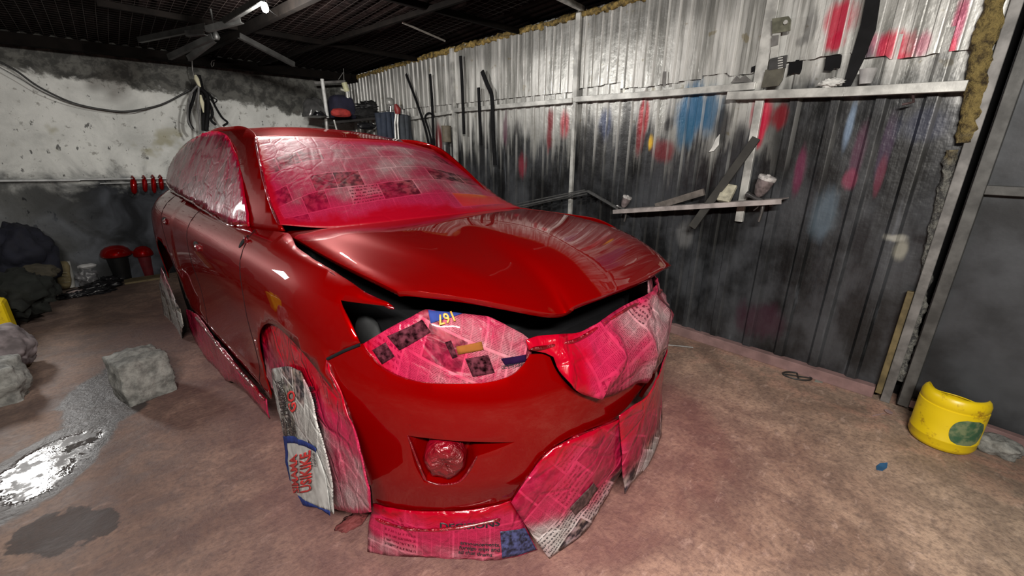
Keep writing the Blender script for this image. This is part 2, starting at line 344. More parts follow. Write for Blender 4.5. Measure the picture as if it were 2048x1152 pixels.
# ---- right wall of box-profile steel sheets
def m_sheet(name, upper):
    t = NT(name); uv = t.n('ShaderNodeUVMap').outputs[0]; x, z, _ = t.sep(uv)
    streak = t.noise(t.mapv(uv, (14, 1.1, 1)), 1, 5, .6); fine = t.noise(t.mapv(uv, (60, 5, 1)), 1, 3, .6)
    blot = t.noise(uv, 2.3, 5, .6); blot2 = t.noise(t.mapv(uv, (1, .6, 1)), 7, 4, .6)
    c_ = t.mix(t.ramp(streak, .32, .66), (.22, .22, .205, 1), (.56, .56, .54, 1))
    c_ = t.mix(t.math('MULTIPLY', t.ramp(fine, .62, .74), .5), c_, (.16, .14, .11, 1))
    # darker grey up near the roof, fading out towards the door
    zz = t.math('ADD', z, t.math('MULTIPLY', t.math('SUBTRACT', blot, .5), .25))
    topd = t.math('MULTIPLY', t.ramp(zz, 2.25, 2.45), t.ramp(x, -2.2, -.8, .0, .55))
    c_ = t.mix(topd, c_, (.10, .10, .095, 1))
    c_ = t.mix(t.math('MULTIPLY', t.ramp(t.noise(uv, 9, 4), .64, .70), .5), c_, (.16, .12, .03, 1))
    bl = []
    def blotch(px, py, rx, ry, colr, k=.9, soft=.55):
        p = RW(px, py); q = RW(px + rx, py); r_ = RW(px, py + ry)
        cx, cz = run(p), p.z; sx = max(abs(run(q) - cx), .01); sz = max(abs(r_.z - cz), .01)
        u_ = t.math('DIVIDE', t.math('SUBTRACT', x, cx), sx); v_ = t.math('DIVIDE', t.math('SUBTRACT', z, cz), sz)
        d = t.math('SQRT', t.math('ADD', t.math('MULTIPLY', u_, u_), t.math('MULTIPLY', v_, v_)))
        d = t.math('ADD', d, t.math('ADD', t.math('MULTIPLY', t.math('SUBTRACT', blot2, .5), .8), t.math('MULTIPLY', t.math('SUBTRACT', streak, .5), 1.3)))
        bl.append((t.math('MULTIPLY', t.ramp(d, 1 - soft, 1.15, 1, 0), k), tuple(colr) + (1,)))
    red = (.50, .012, .05); dred = (.17, .008, .015); blk = (.012, .012, .014); navy = (.02, .035, .10); pk = (.42, .05, .13)
    if upper:
        for a in [(1680, 45, 34, 42, red), (1672, 85, 24, 20, red), (1745, 95, 26, 26, pk, .7), (1790, 95, 34, 36, red), (1800, 120, 22, 22, red), (1850, 90, 18, 30, pk, .6), (1918, 50, 16, 60, pk, .8), (1898, 110, 14, 34, red, .8),
                  (1735, 118, 14, 30, (.08, .08, .10), .8), (1625, 55, 14, 40, blk, .55), (1605, 85, 16, 12, blk, .4), (1440, 166, 40, 8, pk, .8)]: blotch(*a)
    else:
        soot = t.ramp(t.math('SUBTRACT', z, t.math('ADD', t.math('MULTIPLY', t.math('SUBTRACT', streak, .5), 1.5), t.math('MULTIPLY', t.math('SUBTRACT', blot, .5), .45))), 1.40, 1.80, 1, 0)
        front = t.ramp(x, -1.75, -1.45, 1, 0)     # the last sheets before the door are sooty right up to the rail
        soot = t.math('MAXIMUM', soot, t.math('MULTIPLY', front, t.ramp(t.math('ADD', z, t.math('MULTIPLY', t.math('SUBTRACT', blot2, .5), .5)), 1.75, 2.0, 1, .0)))
        dark = t.mix(t.ramp(t.noise(t.mapv(uv, (2.2, 1.2, 1)), 1.3, 5, .62), .38, .66), (.006, .0064, .007, 1), (.048, .051, .057, 1))
        dark = t.mix(t.math('MULTIPLY', t.ramp(streak, .62, .74), .5), dark, (.13, .14, .16, 1))
        c_ = t.mix(soot, c_, dark)
        for a in [(1525, 225, 22, 45, red), (1520, 255, 14, 40, red), (1560, 232, 22, 26, dred), (1385, 225, 40, 60, (.012, .11, .24)), (1420, 225, 30, 60, (.02, .10, .20), .85), (1372, 265, 22, 40, (.02, .10, .19), .8),
                  (1284, 250, 12, 60, dred), (1290, 235, 9, 45, (.32, .01, .02)), (1302, 285, 9, 20, (.75, .45, .02)), (1338, 248, 9, 22, blk), (1325, 300, 26, 26, dred, .7), (1252, 265, 16, 75, blk), (1212, 250, 16, 40, navy),
                  (1170, 300, 20, 80, blk), (1200, 300, 12, 50, blk), (1102, 240, 9, 26, dred), (1100, 270, 8, 40, dred), (1130, 250, 9, 32, (.35, .015, .03)), (1012, 260, 7, 40, (.10, .02, .05), .7), (1034, 285, 7, 50, blk), (986, 270, 9, 60, blk), (965, 300, 9, 60, blk),
                  (1445, 250, 20, 50, blk, .85), (1475, 300, 22, 60, blk, .8), (1700, 250, 10, 60, (.20, .28, .40), .7), (1720, 300, 18, 60, (.10, .04, .07), .7), (1600, 340, 14, 60, (.12, .015, .05), .8), (1700, 360, 18, 22, (.22, .04, .08), .7),
                  (1770, 300, 14, 70, (.06, .04, .07), .8), (1760, 350, 10, 40, (.14, .03, .05), .7), (1850, 250, 60, 40, (.03, .035, .06), .8), (1650, 430, 30, 60, (.11, .15, .19), .6), (1800, 500, 18, 26, (.30, .29, .24), .7), (1790, 475, 26, 10, (.42, .41, .36), .6), (1850, 480, 28, 12, blk, .9),
                  (1720, 470, 26, 40, blk, .8), (1370, 470, 20, 30, (.16, .16, .16), .5), (1520, 640, 60, 40, (.035, .01, .02), .7), (900, 300, 10, 60, blk), (880, 280, 8, 40, dred), (1045, 330, 12, 30, (.25, .01, .03), .6)]: blotch(*a)
    for f, cl in bl: c_ = t.mix(f, c_, cl)
    lightened = t.math('MULTIPLY', t.n('ShaderNodeAttribute', attribute_name='rib_glint').outputs['Fac'], t.ramp(t.noise(t.mapv(uv, (5, 1.4, 1)), 1, 3), .38, .58, .12, .95))  # bright highlights on one slope of each rib, painted into the sheet colour
    c_ = t.mix(lightened if upper else t.math('MULTIPLY', lightened, t.math('MULTIPLY', t.ramp(z, 1.15, 1.75, .04, .85), t.ramp(x, -1.75, -1.35, .3, 1))), c_, (.74, .74, .72, 1))
    met = .25 if upper else t.ramp(z, 1.3, 1.9, .0, .2)
    t.set(base=c_, rough=t.ramp(streak, .3, .7, .26, .46), metal=met, spec=.5)
    t.bump(t.math('ADD', t.noise(uv, 6, 4), t.math('MULTIPLY', fine, .15)), .35, .02)
    return t.m
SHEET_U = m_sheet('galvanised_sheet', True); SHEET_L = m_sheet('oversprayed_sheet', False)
def corrugated(name, t0, t1, zf0, zf1, pitch, depth, mat, off=0, duty=.35, seed=1):
    """trapezoid ribs from run t0 to t1; zf0/zf1 give bottom and top heights per run"""
    rnd = random.Random(seed); prof = []; t = t0
    while t < t1:
        wv = pitch * (1 + rnd.uniform(-.06, .06)); a = wv * duty; s_ = wv * .07
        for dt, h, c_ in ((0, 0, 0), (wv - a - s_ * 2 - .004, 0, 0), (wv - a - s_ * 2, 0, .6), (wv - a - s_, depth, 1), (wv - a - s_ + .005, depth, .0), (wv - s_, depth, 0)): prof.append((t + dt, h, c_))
        t += wv
    prof = [q for q in prof if q[0] <= t1] + [(t1, 0, 0)]
    nz = 8; vs = []; fs = []; uvs = []
    rib_glint = []
    for tt, h, cr_ in prof:
        za, zb = zf0(tt), zf1(tt)
        for k in range(nz + 1):
            zz = za + (zb - za) * k / nz
            dent = .006 * noise.noise(Vector((tt * 1.7, zz * 1.3, seed)))
            vs.append(RP(tt, zz, off + h + dent)); uvs.append((tt, zz)); rib_glint.append(cr_)
    for i in range(len(prof) - 1):
        for k in range(nz):
            a = i * (nz + 1) + k; fs.append((a, a + 1, a + nz + 2, a + nz + 1))
    me = bpy.data.meshes.new(name); me.from_pydata(vs, [], fs); me.materials.append(mat)
    ul = me.uv_layers.new(name='UVMap')
    for l in me.loops: ul.data[l.index].uv = uvs[l.vertex_index]
    at = me.attributes.new('rib_glint', 'FLOAT', 'POINT')
    for i, v in enumerate(rib_glint): at.data[i].value = v
    o = bpy.data.objects.new(name, me); col.objects.link(o)
    s_ = o.modifiers.new('solid', 'SOLIDIFY'); s_.thickness = .004; s_.offset = 0
    return tag(o, kind='structure')
def topz(tt): return (ZF + .02) if tt <= 0 else ZF + .02 + (ZB - ZF) * tt / FARLEN
T_END = .06 - BEND.y
tp = run(RW(1520, 300))
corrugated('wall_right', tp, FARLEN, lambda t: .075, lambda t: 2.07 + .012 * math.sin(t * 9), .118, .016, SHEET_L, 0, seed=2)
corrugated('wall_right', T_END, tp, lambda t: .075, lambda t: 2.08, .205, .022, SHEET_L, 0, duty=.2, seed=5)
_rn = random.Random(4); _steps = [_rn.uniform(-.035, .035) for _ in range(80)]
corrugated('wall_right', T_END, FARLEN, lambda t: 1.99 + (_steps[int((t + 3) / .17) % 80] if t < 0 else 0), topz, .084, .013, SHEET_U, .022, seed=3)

RAILM = simple('pale_painted_steel', (.45, .45, .43), .45, .3, var=.35, scale=9)
RAILD = simple('dusty_dark_steel', (.16, .155, .15), .55, .3, var=.4, scale=9)
KERB = simple('pink_dusted_kerb', (.20, .12, .115), .85, scale=8)
def on_rail(pts_px, hgt, dep, off, name, mat, label=None):
    m = MB(); ps = [RW(a, b, off) for a, b in pts_px]
    for a, b in zip(ps[:-1], ps[1:]):
        n_ = (_fn if a.y > BEND.y else Vector((-1, 0, 0)))
        m.bar(a, b, dep, hgt)
    return tag(m.build(name, mat, bevel=.002), kind='structure')
on_rail([(816, 238), (905, 224)], .035, .035, .055, 'trim_1', RAILM)
on_rail([(909, 221), (1146, 201)], .04, .04, .055, 'trim_2', RAILM)
on_rail([(1152, 199), (1330, 187), (1512, 172)], .045, .045, .06, 'trim_3', RAILM)
on_rail([(1456, 192), (1690, 184), (1934, 172)], .05, .05, .075, 'trim_4', RAILM)
def post(px, ztop, zbot, w_, name, off=.05, mat=RAILM):
    m = MB(); t = run(RW(*px, off)); a = RP(t, zbot, off); b = RP(t, ztop, off); m.bar(a, b, w_, .03, up=(-1, 0, 0))
    return tag(m.build(name, mat, bevel=.002), kind='structure')
post((907, 200), 2.55, .08, .05, 'trim_5'); post((1154, 120), 2.60, 1.90, .05, 'trim_6'); post((1146, 300), 1.93, .08, .035, 'trim_7', .045)
post((1532, 90), 2.60, 1.86, .07, 'trim_8', .045); post((1503, 300), 1.88, 1.0, .05, 'trim_9', .04)
# kerb at the foot of the sheets
m = MB(); m.box((RX - .06, .1, 0), (RX + .06, 2.61, .075)); m.bar(RP(0, .0375), RP(FARLEN, .0375), .12, .075)
tag(m.build('baseboard_right', KERB, bevel=.004), kind='structure')

# ---- yellow foam filled gap, door post and sheet steel door
def m_foam():
    t = NT('crusty_expanding_foam'); P_ = t.coord('Object'); n = t.noise(P_, 26, 5, .7); n2 = t.noise(P_, 7, 3)
    z = t.sep(P_)[2]
    up = t.ramp(t.math('ADD', z, t.math('MULTIPLY', t.math('SUBTRACT', n2, .5), .5)), 1.45, 1.62)
    c_ = t.mix(t.ramp(n, .3, .6), (.035, .022, .010, 1), (.28, .21, .07, 1))
    g = t.mix(t.ramp(n, .4, .6), (.05, .05, .05, 1), (.20, .20, .18, 1))
    t.set(base=t.mix(up, g, c_), rough=.8); t.bump(n, 1, .04); return t.m
def rough_strip(name, pts, wd, dp, mat, amp, seed, parent=None, step=.02):
    """lumpy column following pts"""
    vs = []; fs = []; n = 10; k = 0; ps = []
    for a, b in zip(pts[:-1], pts[1:]):
        a = Vector(a); b = Vector(b); m_ = max(2, int((b - a).length / step))
        ps += [a.lerp(b, i / m_) for i in range(m_)]
    ps.append(Vector(pts[-1]))
    for i, p in enumerate(ps):
        d = (ps[min(i + 1, len(ps) - 1)] - ps[max(i - 1, 0)]).normalized(); sx = d.cross(Vector((1, 0, 0)))
        if sx.length < .1: sx = d.cross(Vector((0, 0, 1)))
        sx.normalize(); nn = sx.cross(d)
        for j in range(n):
            a = 2 * PI * j / n; r = 1 + amp * noise.noise(p * 16 + Vector((math.cos(a), math.sin(a), seed)) * 1.2) + amp * .6 * noise.noise(p * 45 + Vector((math.cos(a), math.sin(a), seed)))
            vs.append(p + (sx * math.cos(a) * wd / 2 + nn * math.sin(a) * dp / 2) * r)
    for i in range(len(ps) - 1):
        for j in range(n):
            j2 = (j + 1) % n; fs.append((i * n + j, i * n + j2, (i + 1) * n + j2, (i + 1) * n + j))
    m = MB(); m.add(vs, fs + [tuple(range(n - 1, -1, -1)), tuple((len(ps) - 1) * n + j for j in range(n))])
    return m.build(name, mat, parent, smooth=60)
FOAM = m_foam()
fo = rough_strip('trim_10', [RW(2006, -60, .06), RW(1966, 90, .06), RW(1950, 190, .05), RW(1930, 285, .04)], .075, .05, FOAM, .55, 3)
tag(fo, kind='structure')
fo = rough_strip('trim_11', [RW(1905, 300, .03), RW(1850, 560, .03), RW(1800, 760, .03)], .05, .04, FOAM, .6, 5); tag(fo, kind='structure')
m = MB(); m.bar(RP(T_END - .02, 0.0, .03), RP(T_END - .02, 2.62, .03), .045, .06, up=(1, 0, 0)); pst = m.build('trim_12', RAILD, bevel=.003); tag(pst, kind='structure')
m = MB(); m.bar(RP(T_END + .02, 0.05, .06), RP(T_END + .02, .72, .06), .03, .03, up=(1, 0, 0)); pst = m.build('trim_13', simple('yellowed_steel', (.13, .10, .045), .6, .2, var=.5, scale=10), bevel=.003); tag(pst, kind='structure')
m = MB(); m.box((RX + .12, -.75, 0), (RX + .15, .3, 2.7)); tag(m.build('wall_right_backing', BLACK), kind='structure')
DOORM = simple('dark_sooty_steel', (.038, .041, .046), .5, .25, var=.6, scale=3, bump=.3)
DOORF = simple('grey_steel_frame', (.085, .085, .082), .5, .3, var=.4, scale=8)
dA = Vector((3.24, -.012, .02)); dB = Vector((3.165, -.70, .02)); dd = (dB - dA).normalized(); dnr = Vector((dd.y, -dd.x, 0)); dnr = dnr if dnr.x < 0 else -dnr
dL = (dB - dA).length
def DP(t, z, o=0): return dA + dd * t + dnr * o + Vector((0, 0, z - .02))
door = empty('door_1', DP(0, 0)); tag(door, kind='structure')
def dpart(name, m, mat, bevel=0):
    o = m.build(name, mat, None, bevel=bevel); o.parent = door; o.matrix_parent_inverse = Matrix.Translation(-door.location); return o
m = MB(); m.bar(DP(0, 1.3), DP(dL, 1.3), .006, 2.58); dpart('door_panel', m, DOORM)
m = MB()
m.bar(DP(.035, .03, .03), DP(.035, 2.58, .03), .05, .05, up=dd); dpart('door_stile', m, DOORF, .003)
for zz in (1.30, 2.50, .06):
    m = MB(); m.bar(DP(.06, zz, .03), DP(dL, zz, .03), .045, .045); dpart('door_rail', m, DOORF if zz > .5 else KERB, .003)

# ---- roof: dark sheets over wire mesh, with steel beams
def m_roof():
    t = NT('sooty_rusted_roof'); P_ = t.coord('Object'); n = t.noise(P_, 3, 5, .6); n2 = t.noise(t.mapv(P_, (3, 22, 1)), 1, 3)
    c_ = t.mix(t.ramp(n, .3, .7), (.003, .002, .002, 1), (.010, .006, .0055, 1)); c_ = t.mix(t.math('MULTIPLY', t.ramp(n2, .5, .7), .4), c_, (.018, .012, .011, 1))
    t.set(base=c_, rough=.95, spec=.05); return t.m
ROOFM = m_roof()
RUST = simple('rusty_brown_beam', (.0035, .0025, .002), .85, 0, spec=.1, var=.4, scale=10)
def roofz(y): return ZF if y <= BEND.y else ZF + (ZB - ZF) * (y - BEND.y) / (BACKY - BEND.y)
vs = []; fs = []; ys = [-3.8, 2.61, 6.9]; nx = 260
for j, y in enumerate(ys):
    for i in range(nx + 1):
        x = -3.2 + 7.0 * i / nx
        vs.append((x, y, roofz(y) + .07 + (.018 if (i // 2) % 2 else 0)))
for j in range(2):
    for i in range(nx): a = j * (nx + 1) + i; fs.append((a, a + nx + 1, a + nx + 2, a + 1))
m = MB(); m.add(vs, fs); tag(m.build('ceiling', ROOFM), kind='structure')
# wire mesh under the sheets
vs = []; es = []
def wires(vs, es, x0, x1, y0, y1, st):
    r = random.Random(3); n = int((x1 - x0) / st)
    for i in range(n + 1):
        x = x0 + i * st
        for s_ in range(20):
            ya = y0 + (y1 - y0) * s_ / 20; yb = y0 + (y1 - y0) * (s_ + 1) / 20
            k = len(vs); vs += [(x, ya, roofz(ya) + .03 + .02 * noise.noise(Vector((x, ya, 0)))), (x, yb, roofz(yb) + .03 + .02 * noise.noise(Vector((x, yb, 0))))]; es.append((k, k + 1))
    n = int((y1 - y0) / st)
    for i in range(n + 1):
        y = y0 + i * st
        for s_ in range(20):
            xa = x0 + (x1 - x0) * s_ / 20; xb = x0 + (x1 - x0) * (s_ + 1) / 20
            k = len(vs); vs += [(xa, y, roofz(y) + .03 + .02 * noise.noise(Vector((xa, y, 0)))), (xb, y, roofz(y) + .03 + .02 * noise.noise(Vector((xb, y, 0))))]; es.append((k, k + 1))
wires(vs, es, -1.6, 2.8, 1.0, 6.5, .075)
mm = MB()
for a, b in es:
    p, q = Vector(vs[a]), Vector(vs[b]); d = (q - p).normalized(); s_ = d.cross(Vector((0, 0, 1))) * .0016; h = Vector((0, 0, .0016))
    mm.add([p - s_, p + s_, p + h, q - s_, q + s_, q + h], [(0, 1, 4, 3), (1, 2, 5, 4), (2, 0, 3, 5)])
o = mm.build('wire_mesh', simple('dark_rusty_wire', (.035, .026, .023), .7, .1)); tag(o, 'rusty square wire mesh stretched under the dark roof sheets', 'wire mesh')
beams = [((-3, 6.35), (3.1, 6.35), .07, .10), ((-1.02, -1), (-.62, 6.5), .06, .08), ((1.7, 1.0), (.9, 6.5), .05, .07), ((2.5, 1.2), (1.6, 6.5), .03, .04), ((-3, 3.3), (3.3, 3.3), .035, .05), ((.2, 4.8), (3.1, 4.9), .035, .045)]
for i, (a, b, w_, h_) in enumerate(beams):
    m = MB(); m.bar((a[0], a[1], roofz(a[1]) - h_ / 2 + .02), (b[0], b[1], roofz(b[1]) - h_ / 2 + .02), w_, h_)
    tag(m.build('trim_%d' % (20 + i), RUST, bevel=.002), kind='structure')
m = MB(); a = W(1110, -10, z=2.57); b = RW(1166, 18, .03); m.bar(a, b, .03, .04); tag(m.build('trim_30', RAILM), kind='structure')
m = MB(); a = W(805, 45, z=2.53); b = W(890, 82, z=2.5); m.bar(a, b, .012, .012); b2 = W(870, 68, z=2.50)
tag(m.build('ceiling_rod', simple('bare_grey_rod', (.35, .33, .30), .5, .4)), 'thin bare grey rod bent under the dark roof near the steel wall', 'rod')
# foam crust along the top of the right wall
fo = rough_strip('trim_31', [RP(3.9, ZB - .01, .03), RP(2, (ZB + ZF) / 2, .03), RP(0, ZF - .01, .03), RP(-1.2, ZF - .01, .03), RP(T_END, ZF - .01, .03)], .05, .035, simple('yellow_brown_foam_crust', (.16, .11, .03), .8, var=.8, scale=30), .9, 9, step=.03)
tag(fo, kind='structure')

# ================================================================= the car
CX, CY, CA = 1.264, 1.706, .0332
FV = Vector((math.sin(CA), -math.cos(CA), 0)); SV = Vector((-math.cos(CA), -math.sin(CA), 0)); CO = Vector((CX, CY, 0))
car = empty('car', CO, math.atan2(FV.y, FV.x), 'freshly sprayed glossy red family car with windows, lamps and grille masked in newspaper', 'car')
RCT = RC.T
def c2w(p): return CO + FV * p[0] + SV * p[1] + Vector((0, 0, p[2]))
def cproj(p):
    q = RCT @ (np.array(c2w(p)) - np.array([0, 0, CAMH])); return 1024 + FPX * q[0] / q[2], 576 + FPX * q[1] / q[2]
def CP(px, py, u=None, s=None, z=None):
    """pixel -> car coordinates (u forward, s towards the near side, z up) on the plane u=, s= or z="""
    d = Vector(rayw(px, py)); d = Vector((d.dot(FV), d.dot(SV), d.z)); r = Vector((0, 0, CAMH)) - CO; o_ = Vector((r.dot(FV), r.dot(SV), CAMH))
    t = (u - o_.x) / d.x if u is not None else ((s - o_.y) / d.y if s is not None else (z - o_.z) / d.z)
    return o_ + d * t
def lerp_tab(tab, x):
    if x <= tab[0][0]: return tab[0][1]
    for (a, fa), (b, fb) in zip(tab[:-1], tab[1:]):
        if x <= b:
            k = (x - a) / (b - a); k = k * k * (3 - 2 * k) if len(tab[0]) == 3 else k
            return fa + (fb - fa) * k
    return tab[-1][1]
def spline_tab(tab):
    xs = [a for a, b in tab]; ys_ = [b for a, b in tab]; n = len(xs)
    ms = []
    for i in range(n):
        if i == 0: ms.append((ys_[1] - ys_[0]) / (xs[1] - xs[0]))
        elif i == n - 1: ms.append((ys_[-1] - ys_[-2]) / (xs[-1] - xs[-2]))
        else:
            d0 = (ys_[i] - ys_[i - 1]) / (xs[i] - xs[i - 1]); d1 = (ys_[i + 1] - ys_[i]) / (xs[i + 1] - xs[i])
            ms.append(0 if d0 * d1 <= 0 else 2 * d0 * d1 / (d0 + d1))
    def f(x):
        if x <= xs[0]: return ys_[0] + ms[0] * (x - xs[0])
        if x >= xs[-1]: return ys_[-1] + ms[-1] * (x - xs[-1])
        for i in range(n - 1):
            if x <= xs[i + 1]:
                h = xs[i + 1] - xs[i]; t = (x - xs[i]) / h
                return (2 * t**3 - 3 * t**2 + 1) * ys_[i] + (t**3 - 2 * t**2 + t) * h * ms[i] + (-2 * t**3 + 3 * t**2) * ys_[i + 1] + (t**3 - t**2) * h * ms[i + 1]
    return f
_b = spline_tab([(0, .86), (.2, .885), (.45, .905), (.72, .915), (.9, .905), (.98, .89), (1.04, .858), (1.10, .80), (1.14, .735), (1.2, .62)])
_a = spline_tab([(0, .87), (.15, .875), (.26, .90), (.42, .955), (.55, .955), (.68, .945), (.82, .90), (.95, .85), (1.05, .74), (1.2, .6)])
WL = 1.45
class Body:
    """lower body: w runs along the near side (w = u < 0), round the nose (0..2.9) and back along the far side"""
    g0 = (.5, .5)
    def ev(s, w, z):
        far = w > WL; w_ = 2 * WL - w if far else w
        a = _a(z); b = _b(z)
        if w_ <= 0:
            u = w_; y = b
            # swage line low on the doors and haunch over the rear wheel
            y += .012 * math.exp(-((z - .36) / .05) ** 2) * (1 if -2.2 < u < -.5 else 0)
            y -= .018 * math.exp(-((z - .62) / .16) ** 2) * max(0, 1 - ((u + 1.35) / .95) ** 2)
            if u < -2.2: y += .02 * math.exp(-((u + 2.8) / .45) ** 2)
            if u < -2.9: y -= .16 * ((-2.9 - u) / .75) ** 2
        else:
            th = w_ / WL * PI / 2; e = 2 / 2.4
            u = a * max(0, math.sin(th)) ** e; y = b * max(0, math.cos(th)) ** e
        y += .014 * math.exp(-((w_ - .02) / .5) ** 2) * math.exp(-((z - .70) / .14) ** 2)
        if far: y += .045 * min(1, max(0, w - WL) / .5)
        elif w_ < -.5: y += .028 * (-.5 - w_)
        return Vector((u, -y if far else y, z))
class Cabin:
    """glasshouse side: p = u, q = z, sgn = side"""
    g0 = (-1.2, 1.3)
    def __init__(s, sgn=1): s.sgn = sgn
    def ev(s, u, z):
        x = max(0, (z - 1.09) / .48); y = .80 - .215 * x ** 1.3
        if u > -1.1: y -= .05 * ((u + 1.1) / .55) ** 2
        if u < -2.2: y -= .06 * ((-2.2 - u) / 1.1) ** 2
        if s.sgn > 0 and u < -.5: y += .028 * (-.5 - u)
        return Vector((u, y * (1 if s.sgn > 0 else -.965), z))
def cr(p0, p1, p2, p3, t):
    return .5 * ((2 * p1) + (p2 - p0) * t + (2 * p0 - 5 * p1 + 4 * p2 - p3) * t * t + (3 * p1 - p0 - 3 * p2 + p3) * t**3)
class Net:
    """smooth surface through a grid of points; p in 0..pw (across), q in 0..qh (down)"""
    def __init__(s, rows, pw=1., qh=1., fx=None):
        s.r = [[Vector(p) for p in r] for r in rows]; s.pw = pw; s.qh = qh; s.g0 = (pw / 2, qh / 2); s.fx = fx
    def row(s, r, t):
        n = len(r) - 1; t = t * n; i = min(max(int(math.floor(t)), 0), n - 1); t -= i
        g = lambda k: r[k] if 0 <= k <= n else (2 * r[0] - r[1] if k < 0 else 2 * r[n] - r[n - 1])
        return cr(g(i - 1), g(i), g(i + 1), g(i + 2), t)
    def ev(s, p, q):
        pts = [s.row(r, p / s.pw) for r in s.r]
        v = s.row(pts, q / s.qh)
        if s.fx: v = s.fx(v, p / s.pw, q / s.qh)
        return v
class Off:
    """another surface, moved outwards by o (number or function of p, q)"""
    def __init__(s, base, o): s.base = base; s.o = o; s.g0 = base.g0
    def ev(s, p, q):
        o = s.o(p, q) if callable(s.o) else s.o
        return s.base.ev(p, q) + normal(s.base, p, q) * o
CENT = Vector((-1.3, 0, .8))
def normal(S, p, q, h=.004):
    c0 = S.ev(p, q); n = (S.ev(p + h, q) - S.ev(p - h, q)).cross(S.ev(p, q + h) - S.ev(p, q - h))
    if n.length < 1e-12: return Vector((0, 0, 1))
    n.normalize(); return n if n.dot(c0 - CENT) > 0 else -n
def solve(S, px, py, g=None):
    """surface parameters whose point lies on the given pixel's line of sight"""
    g = g or S.g0; best = None
    for st in ([g] if g is not S.g0 else [S.g0, (S.g0[0] + .3, S.g0[1] - .1), (S.g0[0] - .4, S.g0[1] + .1)]):
        p, q = st; lam = 1e-3
        x, y = cproj(S.ev(p, q)); e = (px - x) ** 2 + (py - y) ** 2
        for it in range(60):
            h = 1e-4; x1, y1 = cproj(S.ev(p + h, q)); x2, y2 = cproj(S.ev(p, q + h))
            J = np.array([[(x1 - x) / h, (x2 - x) / h], [(y1 - y) / h, (y2 - y) / h]]); r = np.array([px - x, py - y])
            A = J.T @ J; A = A + lam * np.diag(np.diag(A) + 1e-6)
            try: d = np.linalg.solve(A, J.T @ r)
            except Exception: break
            d = np.clip(d, -.25, .25); x3, y3 = cproj(S.ev(p + d[0], q + d[1])); e3 = (px - x3) ** 2 + (py - y3) ** 2
            if e3 < e: p += d[0]; q += d[1]; x, y, e = x3, y3, e3; lam = max(lam * .3, 1e-7)
            else: lam *= 6
            if e < .01 or lam > 1e8: break
        if best is None or e < best[0]: best = (e, p, q)
        if e < 1: break
    if best[0] > 9: print('solve: pixel', px, py, 'missed by', round(best[0] ** .5, 1), 'at', round(best[1], 3), round(best[2], 3))
    return best[1], best[2]
def to_param(S, pts, g=None):
    """entries: (px, py) pixels or ('p', p, q) parameters"""
    out = []
    for e in pts:
        if e[0] == 'p': out.append((e[1], e[2])); g = out[-1]
        else: g = solve(S, e[0], e[1], g); out.append(g)
    return out
def smooth_loop(pp, step, sharp=38, closed=True):
    n = len(pp); P2 = [Vector(p) for p in pp]; corner = []
    for i in range(n):
        a = P2[i] - P2[i - 1]; b = P2[(i + 1) % n] - P2[i]
        corner.append(a.length < 1e-6 or b.length < 1e-6 or a.angle(b, 0) > math.radians(sharp))
    out = []
    for i in range(n if closed else n - 1):
        p1, p2 = P2[i], P2[(i + 1) % n]; p0 = P2[i - 1] if not corner[i] else 2 * p1 - p2; p3 = P2[(i + 2) % n] if not corner[(i + 1) % n] else 2 * p2 - p1
        L = (p2 - p1).length; k = max(1, int(L / step))
        # limit overshoot where neighbouring spans are much longer
        m0 = (p2 - p0) * .5; m1 = (p3 - p1) * .5
        if m0.length > L: m0 = m0.normalized() * L
        if m1.length > L: m1 = m1.normalized() * L
        for j in range(k):
            t = j / k
            out.append((2 * t**3 - 3 * t**2 + 1) * p1 + (t**3 - 2 * t**2 + t) * m0 + (-2 * t**3 + 3 * t**2) * p2 + (t**3 - t**2) * m1)
    return out
def inside(x, y, poly):
    c_ = False; j = len(poly) - 1
    for i in range(len(poly)):
        xi, yi = poly[i]; xj, yj = poly[j]
        if (yi > y) != (yj > y) and x < (xj - xi) * (y - yi) / (yj - yi + 1e-15) + xi: c_ = not c_
        j = i
    return c_
def mesh_obj(name, vs, fs, mat, parent, uvs=None, spray=None, smooth=True, sharp=None):
    me = bpy.data.meshes.new(name); me.from_pydata([(v[0], -v[1], v[2]) for v in vs], [], fs); me.materials.append(mat)
    if uvs:
        ul = me.uv_layers.new(name='UVMap')
        for l in me.loops: ul.data[l.index].uv = uvs[l.vertex_index]
    if spray:
        at = me.attributes.new('spray', 'FLOAT', 'POINT')
        for i, v in enumerate(spray): at.data[i].value = v
    if smooth:
        for p in me.polygons: p.use_smooth = True
    if sharp: me.set_sharp_from_angle(angle=math.radians(sharp))
    o = bpy.data.objects.new(name, me); col.objects.link(o); o.parent = parent
    return o
def crinkle(amp, seed, scale=9., folds=1.):
    sd = Vector((seed * 3.7, seed * 1.3, seed))
    def f(p, q):
        v = Vector((p, q, 0)) * scale + sd
        r1 = 1 - abs(noise.noise(v * .45)) * 2.2; r2 = 1 - abs(noise.noise(v * 1.1 + Vector((4, 2, 0)))) * 2.4
        return amp * (.9 * noise.noise(v * .3) + folds * .5 * max(r1, 0) ** 3 + folds * .28 * max(r2, 0) ** 2 + .15 * noise.noise(v * 2.5))
    return f
